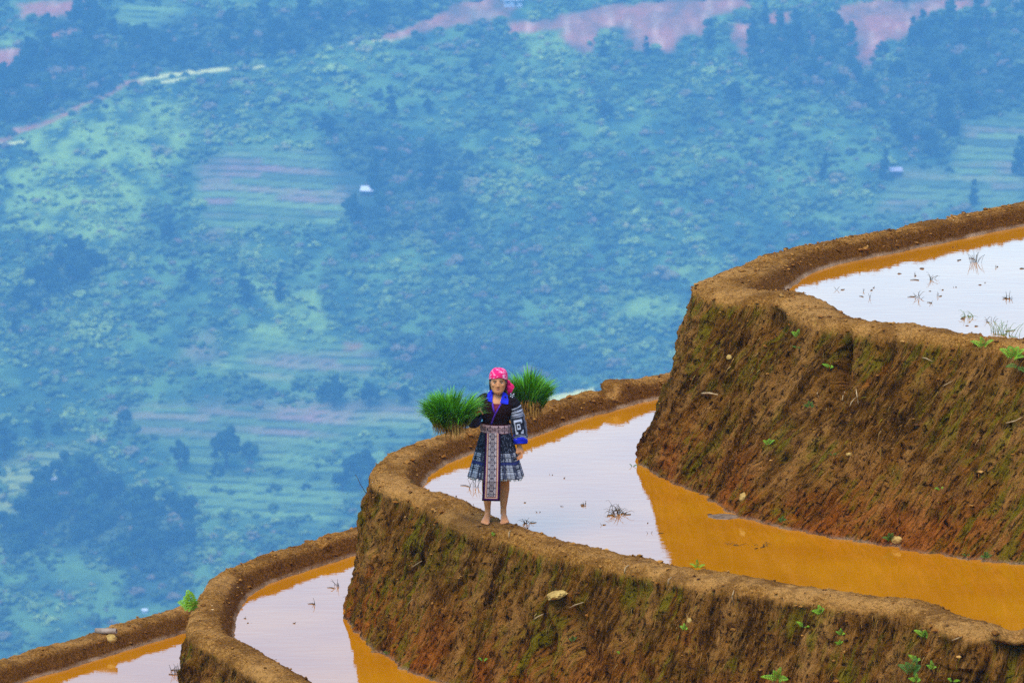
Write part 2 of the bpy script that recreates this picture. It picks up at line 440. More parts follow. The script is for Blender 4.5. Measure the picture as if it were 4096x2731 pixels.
# ------------------------------------------------------------------ paddies: swept earth banks and sheets of water
HA, HB, HC, HD = 1.80, 0.0, -1.30, -2.50
BH = 0.20
def smooth1(A, k):
    ker = np.exp(-0.5 * (np.arange(-3 * k, 3 * k + 1) / max(k, 1e-6)) ** 2); ker /= ker.sum()
    pad = np.concatenate([np.repeat(A[:1], 3 * k, 0) , A, np.repeat(A[-1:], 3 * k, 0)])
    return np.stack([np.convolve(pad[:, i], ker, 'valid') for i in range(A.shape[1])], 1)
def resample(pts, step):
    p = np.array(pts, float)
    # Catmull-Rom through the stations, then even spacing
    ext = np.concatenate([[2 * p[0] - p[1]], p, [2 * p[-1] - p[-2]]])
    out = []
    for i in range(1, len(ext) - 2):
        for s in np.linspace(0, 1, 40, endpoint=False):
            a, b, c_, d = ext[i - 1:i + 3]
            out.append(0.5 * (2 * b + (c_ - a) * s + (2 * a - 5 * b + 4 * c_ - d) * s * s + (3 * b - a - 3 * c_ + d) * s ** 3))
    out.append(ext[-2])
    out = np.array(out)
    L = np.concatenate([[0], np.cumsum(np.hypot(*np.diff(out[:, :2], axis=0).T))])
    n = int(L[-1] / step)
    return np.stack([np.interp(np.linspace(0, L[-1], n), L, out[:, i]) for i in range(out.shape[1])], 1)
BANKS = {}
def make_bank(name, label, stations, h, hn, pits=(), seed=0, calm=None, step=0.020, in_dn=0.16, shear=0.30):
    """stations: x, y, crest width, inner slope run, outer batter run, extra crest height; walked so that downhill lies on the right."""
    R = resample(stations, step)
    xy = smooth1(R[:, :2], 5)
    w, ain, aout, _e = smooth1(R[:, 2:6], 10).T
    eh = smooth1(R[:, 5:6], 2)[:, 0]
    T = np.gradient(xy, axis=0)
    T = smooth1(T, 9)
    T /= np.linalg.norm(T, axis=1)[:, None]
    N = np.stack([T[:, 1], -T[:, 0]], 1)                  # outward
    n = len(xy)
    ua = np.arange(n) * step
    kap = np.clip((np.gradient(T, axis=0) * N).sum(1) / step, 0, None)
    kap = smooth1(kap[:, None], 8)[:, 0]
    H = h + BH + eh
    wall_h = H - hn
    nI, nC, nW = 18, 14, max(24, int((h + BH - hn) / 0.018))
    rows, uvr, wm, im, rimr, dirs = [], [], [], [], [], []
    for i in range(nI):                                   # inner slope, from below the water up to the crest
        s = i / nI
        k = 1.45 * (1 - s)                                # 1 = waterline
        d = -(w / 2 + ain * k)
        prof = np.cos(np.clip(k, 0, 1.45) * math.pi / 2) if False else 1 - k ** 1.25
        z = h + (BH + eh - 0.015) * prof if k <= 1 else h - in_dn * (k - 1) / 0.45
        rows.append((d, z + 0 * d)); wm.append(0.0); im.append(1.0 - 0.8 * sstep(0.75, 1.0, s)); uvr.append(-(1 - s) * 0.4 - 0.3)
    for i in range(nC):
        s = i / nC
        rows.append((w * (s - 0.5), H - 0.05 * (2 * s - 1) ** 4 * (s > 0.5) - 0.018 * (2 * s - 1) ** 4)); wm.append(0.0); im.append(0.2 * (1 - s) * (s < 0.3)); uvr.append(-0.3 * (1 - s))
    for i in range(nW + 6):
        s = i / nW
        bulge = -0.03 * np.exp(-((s - 0.10) / 0.08) ** 2)
        rows.append((w / 2 + aout * (0.74 * s + 0.26 * s * s) + bulge * 0.6, H - 0.068 - (wall_h - 0.068) * s)); wm.append(float(sstep(-0.01, 0.06, s + 0.0))); im.append(0.0); uvr.append(s * (h + BH - hn))
    m = len(rows)
    P = np.zeros((n, m, 3))
    for j, (d, z) in enumerate(rows):
        if d.mean() > 0.0:
            d = smooth1((d / np.sqrt(1 + (d * kap / 0.95) ** 2))[:, None], 8)[:, 0]
        p = xy + N * d[:, None]
        if d.mean() < -0.05:
            p = smooth1(p, int(3 + 34 * abs(d.mean())))
        elif d.mean() > 0.25:
            p = smooth1(p, int(2 + 22 * d.mean()))   # keeps the inside of tight bends from folding
        P[:, j, :2] = p
        P[:, j, 2] = z
    # lumps, scrapes, clods: pushed along the surface normal
    du = np.gradient(P, axis=0); dv = np.gradient(P, axis=1)
    NR = np.cross(du, dv); NR /= np.linalg.norm(NR, axis=2)[..., None] + 1e-9
    NR *= -np.sign((NR[:, nI + nC // 2, 2]).mean()) * -1
    X, Y, Z = P[..., 0], P[..., 1], P[..., 2]
    WM = np.array(wm)[None, :]
    U, Vv = np.meshgrid(ua, np.array(uvr), indexing='ij')
    us = U + shear * Vv + seed * 13
    ribs = 0.060 * fbm(us * 1.3, Vv * 0.7, seed, 3) + 0.095 * fbm(us * 5.5, Vv * 1.1, seed + 3, 4) + 0.055 * fbm(us * 15, Vv * 6.5, seed + 5, 3)
    ribs = ribs - 0.060 * sstep(0.15, 0.50, fbm(us * 7, Vv * 2.6, seed + 9, 3)) - 0.035 * sstep(0.2, 0.5, pn(us * 12, Vv * 8, seed + 2))
    lumps = 0.035 * fbm(X * 1.6, Y * 1.6, Z + seed, 3) + 0.022 * fbm(X * 7, Y * 7, Z * 7 + seed, 3) + 0.013 * fbm(X * 24, Y * 24, Z * 24, 3)
    lumps = lumps + 0.010 * sstep(0.18, 0.5, pn(X * 15, Y * 15, Z * 15 + 3))
    lipf = np.array([0.0] * (nI + nC) + [float(sstep(0.0, 0.14, i / nW)) for i in range(nW + 6)])[None, :]
    disp = ribs * lipf + lumps * (1 - lipf)
    if calm is not None:
        dd = np.min([np.hypot(X - q_[0], Y - q_[1]) for q_ in calm], axis=0)
        disp = disp * (0.15 + 0.85 * sstep(0.12, 0.42, dd) * (1 - WM) + 0.85 * WM)
    fade = np.ones(m); fade[:3] = [0.2, .4, .7]
    disp = disp * fade[None, :]
    pu, pvv = project(P)
    crack = np.zeros_like(disp)
    for (cu, cv, ru, rv, dep, ang) in pits:
        a = math.radians(ang)
        x1 = ((pu - cu) * math.cos(a) + (pvv - cv) * math.sin(a)) / ru
        y1 = (-(pu - cu) * math.sin(a) + (pvv - cv) * math.cos(a)) / rv
        crack = crack - dep * np.exp(-(x1 ** 2 + y1 ** 2) ** 1.4)
    P = P + NR * (disp + crack)[..., None]
    me = mesh_np(name, P.reshape(-1, 3), grid_faces(n, m), M['soil'])
    vec_attr(me, 'bank_uv', np.stack([us, Vv, np.clip((Z - hn), 0, 9) / np.maximum(1, 0.0 * Z + 1)], -1).reshape(-1, 3))
    flt_attr(me, 'wall_mask', (np.clip(WM + 0.35 * WM * (1 - WM), 0, 1) + 0 * X).ravel())
    flt_attr(me, 'inner_mask', (np.array(im)[None, :] + 0 * X).ravel())
    jj = np.arange(m)[None, :]
    zz = P[..., 2]
    rn = 0.010 * fbm(X * 5, Y * 5, 0, 3)
    rv = np.clip(0.75 + 0.9 * fbm(X * 2.3, Y * 2.3, 3, 2), 0.1, 1)
    rim = np.where(jj < nI, sstep(0.040, 0.014, zz - h + rn), sstep(0.030, 0.008, zz - hn + rn) * WM * 0.7) * rv
    flt_attr(me, 'rim', rim.ravel())
    o = tag(link(bpy.data.objects.new(name, me)), label, kind='structure')
    BANKS[name] = dict(o=o, P=P, N=NR, nI=nI, nC=nC, nW=nW, shear=shear, xy=xy, uv=(U, Vv), h=h, hn=hn)
    return o

def st(z, pts, w=0.40, ain=0.30, aout=0.35, eh=0.0):
    out = []
    for p in pts:
        x, y, _ = at(p[0], p[1], z + BH)
        k = p[2] if len(p) > 2 else {}
        out.append((x, y, k.get('w', w), k.get('i', ain), k.get('o', aout), k.get('e', eh)))
    return out
# upper paddy
BK, BK2 = dict(w=.30, i=.20), dict(w=.28, i=.15)
BK, BK2 = dict(w=.24, i=.16), dict(w=.26, i=.15)
sa = st(HA, [(4096, 812, BK), (3903, 850, BK), (3622, 908, BK), (3342, 963, BK), (3201, 990, BK), (3100, 1022, dict(w=.36, i=.2)), (3000, 1066, dict(w=.50, i=.24)), (2910, 1104, dict(w=.56, o=.64)), (2868, 1134, dict(w=.54, o=.64)), (2905, 1156, dict(w=.54, o=.64)), (3010, 1172, dict(w=.58, o=.76)),
             (3130, 1186, dict(w=.56, i=.34, e=.03, o=.86)), (3235, 1220, dict(w=.48, o=.96)), (3310, 1262), (3420, 1284), (3622, 1305), (3833, 1336), (3950, 1350), (4096, 1368)], w=.34, ain=.28, aout=1.04)
k = sa[-1]
sa += [(k[0] + 1.6, k[1] - 1.1, .36, .3, .82, 0), (k[0] + 4.5, k[1] - 2.6, .36, .3, .82, 0), (14, k[1] - 5, .36, .3, .82, 0)]
k = sa[0]
sa = [(14, k[1] + 7.5, .34, .32, .8, 0), (k[0] + 3, k[1] + 3.2, .34, .32, .8, 0)] + sa
# middle paddy, the one she walks on
sb = st(HB, [(2900, 1440, BK2), (2660, 1496, BK2), (2550, 1519, BK2), (2440, 1540, dict(e=.06, w=.28, i=.15)), (2412, 1552, dict(e=-.11, w=.28, i=.15)), (2380, 1566, BK2), (2300, 1580, BK2), (2203, 1610, BK2), (2080, 1656, BK2), (1950, 1696, BK2), (1770, 1740, BK), (1655, 1786, dict(w=.28, i=.18, o=.3)), (1580, 1830, dict(w=.34, i=.18, o=.28)), (1548, 1876, dict(w=.36, i=.18, o=.26)), (1560, 1914, dict(w=.36, i=.18, o=.26)), (1605, 1941, dict(w=.38, i=.2, o=.34)), (1675, 1961, dict(w=.40, o=.46)),
             (1757, 1995), (1836, 2042, dict(w=.44)), (1922, 2086, dict(w=.46)), (1985, 2100, dict(w=.44)), (2068, 2118), (2130, 2140), (2200, 2166), (2300, 2192), (2450, 2226), (2600, 2254), (2700, 2275), (2907, 2311), (3111, 2339), (3280, 2365), (3416, 2387), (3586, 2402), (3680, 2424), (3755, 2452), (3857, 2494), (3950, 2507), (4096, 2508)], w=.38, ain=.30, aout=.54)
k = sb[-1]
sb += [(k[0] + 2, k[1] - .5, .4, .3, .36, 0), (12, k[1] - 3, .4, .3, .36, 0)]
k = sb[0]
sb = [(9, k[1] + 10, .38, .3, .36, 0), (k[0] + 2.2, k[1] + 2.6, .38, .3, .36, 0)] + sb
# lower paddy
sc = st(HC, [(1400, 2120, BK), (1262, 2163, BK), (1190, 2183, BK), (1071, 2223, BK), (952, 2265, BK), (890, 2305, BK), (850, 2357, dict(w=.27, i=.16, o=.2)), (822, 2420, dict(w=.28, i=.17, o=.2)), (806, 2478, dict(w=.30, i=.18, o=.2)), (818, 2520, dict(w=.32, i=.18, o=.22)), (862, 2550, dict(w=.34, i=.2)), (935, 2588), (1010, 2632), (1071, 2670), (1170, 2726), (1270, 2785)], w=.36, ain=.26, aout=.30)
k = sc[-1]
sc += [(-1.0, k[1] - 1.9, .4, .3, .34, 0), (1.2, k[1] - 4.2, .4, .3, .34, 0), (5, k[1] - 6.5, .4, .3, .34, 0), (10, k[1] - 8.5, .4, .3, .34, 0)]
k = sc[0]
sc = [(6, k[1] + 8, .36, .3, .34, 0), (k[0] + 1.6, k[1] + 2.0, .36, .3, .34, 0)] + sc
# lowest paddy
sdn = st(HD, [(744, 2424), (595, 2467), (476, 2501), (387, 2533), (238, 2575), (119, 2611), (0, 2648), (-140, 2694)], w=.25, ain=.16, aout=.4)
k = sdn[-1]
sdn += [(k[0] - .75, k[1] - 1.5, .3, .2, .4, 0), (k[0] - .9, k[1] - 3.0, .4, .3, .4, 0), (k[0] - .2, k[1] - 4.6, .4, .3, .4, 0), (k[0] + 2.4, k[1] - 7.5, .4, .3, .4, 0), (k[0] + 8, k[1] - 11.5, .4, .3, .4, 0)]
k = sdn[0]
sdn = [(3, k[1] + 9, .36, .3, .4, 0), (k[0] + 1.2, k[1] + 1.6, .36, .3, .4, 0)] + sdn
# next paddy above, only its corner reaches the picture
kx, ky, _ = at(4094, 1120, HA)
se = [(15, ky + 6, .4, .3, .5, 0), (kx + 2.6, ky + 1.9, .4, .3, .5, 0), (kx + 1.2, ky + .8, .4, .3, .5, 0), (kx + .85, ky - .1, .4, .3, .5, 0), (kx + 1.5, ky - .9, .4, .3, .5, 0), (kx + 4, ky - 2.2, .4, .3, .5, 0), (15, ky - 4, .4, .3, .5, 0)]
fp = [at(1942, 2080, BH), at(2016, 2084, BH)]
rev = lambda s: s
PIT_A = [(3370, 1450, 24, 90, .42, 8), (3090, 1290, 40, 70, .14, 10), (2990, 1380, 24, 60, .06, 15)]
PIT_B = [(2180, 2540, 34, 110, .24, 10), (2300, 2530, 36, 100, .22, -5), (2228, 2460, 26, 70, -.16, 0), (4060, 2600, 80, 90, .26, 0), (2415, 1582, 9, 40, .10, -35), (2440, 1562, 14, 16, .04, 0)]
make_bank('upper_terrace_bank', 'tall steep brown earth bank of the uppermost flooded paddy, mossy and scraped, right of the woman', rev(sa), HA, HB, PIT_A, 1, shear=0.42)
make_bank('middle_terrace_bank', 'long curving brown earth bank the woman walks on, mossy scraped face below its bare crest', rev(sb), HB, HC, PIT_B, 2, calm=fp, shear=0.16)
make_bank('lower_terrace_bank', 'dark brown earth bank curving round the small lower left paddy', rev(sc), HC, HD, [(1310, 2190, 10, 45, .10, -55)], 3)
make_bank('lowest_terrace_bank', 'low pale brown earth bank in the bottom left corner with a pipe lying across it', rev(sdn), HD, HD - 1.7, [], 4, step=0.03)
make_bank('next_terrace_bank', 'reddish corner of a further earth bank rising from the uppermost paddy at the right edge', rev(se), HA + 1.5, HA, [], 5, step=0.04)

def water(name, label, stations, h, close):
    R = resample(stations, 0.15)[:, :2]
    pts = [tuple(p) for p in R] + close
    bm = bmesh.new()
    vs = [bm.verts.new((p[0], p[1], h)) for p in pts]
    f = bm.faces.new(vs)
    if f.normal.z < 0: f.normal_flip()
    bmesh.ops.triangulate(bm, faces=[f])
    me = bpy.data.meshes.new(name)
    bm.normal_update()
    for f in bm.faces:
        if f.normal.z < 0: f.normal_flip()
    bm.to_mesh(me); bm.free()
    me.materials.append(M['water'])
    return tag(link(bpy.data.objects.new(name, me)), label, kind='structure')
water('upper_water', 'pale reflecting water of the uppermost paddy at the right edge', sa, HA, [])
water('middle_water', 'muddy orange and sky-white water of the paddy behind the woman', sb, HB, [])
water('lower_water', 'still sky-white water of the small lower left paddy', sc, HC, [])
water('lowest_water', 'orange muddy water in the bottom left corner', sdn, HD, [])

# ------------------------------------------------------------------ dry roots and moss hanging on the scraped faces, clods and straw on the crests
def fibres(bank, name, label, n, seed):
    B = BANKS[bank]; r = np.random.default_rng(seed)
    P, N = B['P'], B['N']
    j0 = B['nI'] + B['nC']
    pu, pv = project(P[:, j0 + 10])
    idx = np.where((pu > -500) & (pu < 4700))[0]
    i = r.choice(idx, n); j = j0 + (r.beta(1.0, 1.25, n) * (B['nW'] - 2)).astype(int)
    p = P[i, j] + r.normal(0, .012, (n, 3)) * np.array([1, 1, 1])
    nr = N[i, j]
    U, Vv = B['uv'][0][i, j], B['uv'][1][i, j]
    us = U + B['shear'] * Vv
    patch = fbm(us * 3.2, Vv * 1.6, seed, 3)
    k = r.uniform(-.35, .6, n) < patch
    p, nr, i, j, patch, us, Vv = p[k], nr[k], i[k], j[k], patch[k], us[k], Vv[k]
    n = len(p)
    Tn = np.gradient(B['xy'], axis=0)[i]; Tn /= np.linalg.norm(Tn, axis=1)[:, None]
    Tn = np.concatenate([Tn, np.zeros((n, 1))], 1)
    L = r.gamma(3.0, .016, n) + .02
    dn = np.array([0, 0, -1.0])
    d = dn + nr * r.uniform(.12, .5, n)[:, None] + Tn * (r.normal(-.8 * B['shear'], .30, n))[:, None]
    stray = r.uniform(0, 1, n) < .03
    d[stray] = nr[stray] * .5 + Tn[stray] * r.normal(0, 1.2, (stray.sum(), 1)) + dn * r.uniform(-.4, 1, (stray.sum(), 1))
    d /= np.linalg.norm(d, axis=1)[:, None]
    wv = np.cross(d, nr); wv /= np.linalg.norm(wv, axis=1)[:, None] + 1e-9
    w = r.uniform(.0014, .0034, n)
    b0 = p + nr * .004
    m0 = b0 + d * (L * .5)[:, None] + nr * .006
    e0 = b0 + d * L[:, None] + dn * (L * .25)[:, None] - nr * .004
    V = np.stack([b0 - wv * w[:, None], b0 + wv * w[:, None], m0 + wv * w[:, None] * .8, m0 - wv * w[:, None] * .8, e0], 1).reshape(-1, 3)
    q0 = np.arange(n) * 5
    F = np.concatenate([np.stack([q0, q0 + 1, q0 + 2], 1), np.stack([q0, q0 + 2, q0 + 3], 1), np.stack([q0 + 3, q0 + 2, q0 + 4], 1)])
    o = add_mesh(name, V, F, M['fibre'])
    pal = np.array([[.19, .140, .004], [.100, .078, .001], [.26, .120, .024], [.040, .016, .001], [.20, .068, .007], [.40, .24, .08]])
    g = fbm(us * 1.9, Vv * 1.0, 40 + seed, 3)
    pr = np.stack([.16 + .9 * g, .14 + .7 * g, .45 - .3 * g, .45 + 0 * g, .42 - .5 * g, .06 + 0 * g], 1).clip(.01, 2)
    pr /= pr.sum(1)[:, None]
    ch = (r.uniform(0, 1, n)[:, None] > np.cumsum(pr, 1)).sum(1).clip(0, 5)
    C = pal[ch] * r.uniform(.6, 1.25, (n, 1))
    col_attr(o.data, 'col', np.repeat(C, 5, 0))
    return tag(o, label, kind='stuff')
fibres('upper_terrace_bank', 'moss_fringe', 'dry roots and moss hanging on the face of the tall right bank', 12000, 1)
fibres('middle_terrace_bank', 'moss_fringe', 'dry roots and moss hanging on the face of the bank under the woman', 13000, 2)
fibres('lower_terrace_bank', 'moss_fringe', 'dry roots hanging on the face of the lower left bank', 6000, 3)
def clods(bank, name, label, n, seed):
    B = BANKS[bank]; r = np.random.default_rng(seed)
    P, N = B['P'], B['N']
    j0, j1 = B['nI'] - 9, B['nI'] + B['nC'] + 4
    pu, pv = project(P[:, B['nI']])
    idx = np.where((pu > -400) & (pu < 4600))[0]
    i = r.choice(idx, n); j = r.integers(j0, j1, n)
    late = r.uniform(0, 1, n) < .25
    j[late] = j1 + (r.beta(1, 2, late.sum()) * (B['nW'] - 6)).astype(int)
    p = P[i, j] + r.normal(0, .010, (n, 3)) * np.array([1, 1, .1])
    oc = np.array([[1, 0, 0], [-1, 0, 0], [0, 1, 0], [0, -1, 0], [0, 0, 1], [0, 0, -1], [.6, .6, .5], [-.6, .6, .5], [-.6, -.6, .5], [.6, -.6, .5]], float)
    of = np.array([[4, 6, 7], [4, 7, 8], [4, 8, 9], [4, 9, 6], [6, 0, 2], [7, 2, 1], [8, 1, 3], [9, 3, 0], [6, 2, 7], [7, 1, 8], [8, 3, 9], [9, 0, 6], [0, 5, 2], [2, 5, 1], [1, 5, 3], [3, 5, 0]])
    s = (r.gamma(2.2, .0045, n) + .004)[:, None, None] * r.uniform(.6, 1.3, (n, 1, 3)) * np.array([1.15, 1.0, .7])
    a = r.uniform(0, 6.28, n)
    R = np.zeros((n, 3, 3)); R[:, 0, 0] = R[:, 1, 1] = np.cos(a); R[:, 0, 1] = -np.sin(a); R[:, 1, 0] = np.sin(a); R[:, 2, 2] = 1
    V = np.einsum('nij,nkj->nki', R, oc[None] * r.uniform(.75, 1.2, (n, 10, 1)) * s) + (p + N[i, j] * .003)[:, None, :]
    F = (of[None] + (np.arange(n) * 10)[:, None, None]).reshape(-1, 3)
    o = add_mesh(name, V.reshape(-1, 3), F, M['fibre'], smooth=False)
    pal = np.array([[.20, .075, .010], [.30, .13, .024], [.10, .036, .005], [.40, .20, .05], [.50, .32, .14]])
    C = pal[r.choice(5, n, p=[.40, .34, .20, .055, .005])] * r.uniform(.7, 1.2, (n, 1))
    col_attr(o.data, 'col', np.repeat(C, 10, 0))
    return tag(o, label, kind='stuff')
clods('upper_terrace_bank', 'earth_clods', 'small clods of earth lying along the top of the right bank', 1100, 11)
clods('middle_terrace_bank', 'earth_clods', 'small clods of earth lying along the bank the woman walks on', 1500, 12)
clods('lower_terrace_bank', 'earth_clods', 'small clods of earth lying along the lower left bank', 800, 13)
clods('lowest_terrace_bank', 'earth_clods', 'small clods of earth lying along the bottom left bank', 500, 14)
# ------------------------------------------------------------------ growth on the far hillside
def clump_mesh(name, seed, kind):
    """a crown of many small irregular leaf clumps, about 1 m across and standing on z = 0"""
    r = random.Random(seed)
    bm = bmesh.new()
    n = {'round': 26, 'tall': 30, 'bush': 9}[kind]
    for i in range(n):
        a = r.uniform(0, 2 * math.pi)
        if kind == 'tall':
            h = r.uniform(0.12, 1.75); rr = 0.42 * (1 - h / 1.95) ** 0.8 + 0.04
            p = Vector((math.cos(a) * rr * r.uniform(.3, 1), math.sin(a) * rr * r.uniform(.3, 1), h)); s = r.uniform(.10, .20)
        elif kind == 'round':
            e = math.asin(r.uniform(-0.55, 1)); d = r.uniform(.45, 1)
            p = Vector((math.cos(a) * math.cos(e) * .45 * d, math.sin(a) * math.cos(e) * .45 * d, .62 + .48 * math.sin(e) * d)); s = r.uniform(.10, .21)
        else:
            d = r.uniform(.1, 1) ** .6
            p = Vector((math.cos(a) * .42 * d, math.sin(a) * .42 * d, .12 + .34 * (1 - d * d) * r.uniform(.6, 1.2))); s = r.uniform(.12, .24)
        vs = bmesh.ops.create_icosphere(bm, subdivisions=1, radius=s)['verts']
        for v in vs:
            v.co = v.co * r.uniform(.7, 1.35) * Vector((1, 1, .8)) + p if False else Vector((v.co.x * r.uniform(.7, 1.3), v.co.y * r.uniform(.7, 1.3), v.co.z * r.uniform(.5, 1.0))) + p
    for i in range(150 if kind != 'bush' else 40):      # loose leaf sprays that break the outline
        v = r.choice(bm.verts[:] if False else list(bm.verts))
        if i == 0: pass
        q_ = v.co + Vector((r.gauss(0, .05), r.gauss(0, .05), r.gauss(0, .05)))
        t1 = Vector((r.gauss(0, 1), r.gauss(0, 1), r.gauss(0, 1))).normalized() * r.uniform(.03, .07)
        t2 = Vector((r.gauss(0, 1), r.gauss(0, 1), r.gauss(0, 1))).normalized() * r.uniform(.03, .07)
        bm.faces.new([bm.verts.new(q_), bm.verts.new(q_ + t1), bm.verts.new(q_ + t1 + t2)]) 
        bm.verts.ensure_lookup_table()
    me = bpy.data.meshes.new(name)
    bm.to_mesh(me); bm.free()
    return me
def foliage_mat(name, c1, c2, inst=False):
    t = NT(name)
    n = t.noise(objco(t), 7, 3, 0.6)
    c = t.mix(t.ramp(n, 0.3, 0.7), c1, c2)
    if inst:
        a = t.node('ShaderNodeAttribute', _attribute_name='tint', _attribute_type='INSTANCER')
        c = t.mix(1.0, t.mix(t.ramp(n, 0.25, 0.75), (0.55, 0.55, 0.55), (1.35, 1.35, 1.35)), a.outputs['Color'], 'MULTIPLY')
    return t.bsdf(c, 0.8, 0.1)
M['tree_dark'] = foliage_mat('dark_foliage', (0.008, 0.022, 0.005), (0.030, 0.062, 0.012))
M['tree_mid'] = foliage_mat('mid_foliage', (0.016, 0.042, 0.008), (0.055, 0.105, 0.016))
M['bush'] = foliage_mat('bush_foliage', (0.02, 0.05, 0.01), (0.06, 0.12, 0.02), inst=True)
M['trunk'] = plain('bark', (0.05, 0.035, 0.022), (0.09, 0.065, 0.04), 8)

def tube_bm(bm, pts, rad, n=8, cap=True):
    rings = []
    for i, p in enumerate(pts):
        p = Vector(p)
        d = (Vector(pts[min(i + 1, len(pts) - 1)]) - Vector(pts[max(i - 1, 0)])).normalized()
        a = d.orthogonal().normalized() if abs(d.z) > .9 else d.cross(Vector((0, 0, 1))).normalized()
        if abs(d.z) > .9: a = (Vector((1, 0, 0)) - d * d.x).normalized()
        b = d.cross(a)
        rx, ry = rad[i] if isinstance(rad[i], (tuple, list)) else (rad[i], rad[i])
        rings.append([bm.verts.new(p + a * rx * math.cos(2 * math.pi * k / n) + b * ry * math.sin(2 * math.pi * k / n)) for k in range(n)])
    for r0, r1 in zip(rings[:-1], rings[1:]):
        for k in range(n):
            bm.faces.new([r0[k], r0[(k + 1) % n], r1[(k + 1) % n], r1[k]])
    if cap:
        bm.faces.new(rings[0][::-1]); bm.faces.new(rings[-1])
    return rings
def bm_obj(name, bm, mat, parent=None, smooth=True):
    bmesh.ops.recalc_face_normals(bm, faces=bm.faces[:])
    me = bpy.data.meshes.new(name)
    bm.to_mesh(me); bm.free()
    for p in me.polygons: p.use_smooth = smooth
    if mat: me.materials.append(mat)
    return link(bpy.data.objects.new(name, me), parent)

PROTO = []
for i, (kd, mt) in enumerate([('round', 'tree_dark'), ('tall', 'tree_dark'), ('round', 'tree_mid'), ('tall', 'tree_mid'), ('round', 'tree_dark')]):
    cm = clump_mesh('crown', 40 + i, kd)
    cm.materials.append(M[mt])
    tb = bmesh.new()
    hh = 0.55 if kd == 'round' else 1.2
    tube_bm(tb, [(0, 0, -.15), (.01, 0, .2), (.03, .01, hh)], [.05, .04, .02], 6)
    for k in range(4):
        a = k * 1.6
        tube_bm(tb, [(.01, 0, hh * .45), (math.cos(a) * .2, math.sin(a) * .2, hh * .45 + .25)], [.02, .01], 4)
    tm = bpy.data.meshes.new('trunk')
    bmesh.ops.recalc_face_normals(tb, faces=tb.faces[:])
    tb.to_mesh(tm); tb.free()
    tm.materials.append(M['trunk'])
    PROTO.append((cm, tm, kd))

NT_TREES = [0]
def far_tree(u, v, wpx, kind, label, group=None):
    """a tree on the hillside whose foot stands at photo position u, v"""
    p = on_hill(u, v)
    if p is None: return None
    dist = (p - Vector(CC)).length
    s = wpx * dist / FPX
    e = empty('tree', p, rnd.uniform(0, 6.28))
    e.scale = (s, s * rnd.uniform(.85, 1.15), s * rnd.uniform(.9, 1.15))
    tag(e, label, 'tree', group)
    cm, tm, kd = PROTO[kind]
    link(bpy.data.objects.new('crown', cm), e)
    link(bpy.data.objects.new('trunk', tm), e)
    NT_TREES[0] += 1
    return e
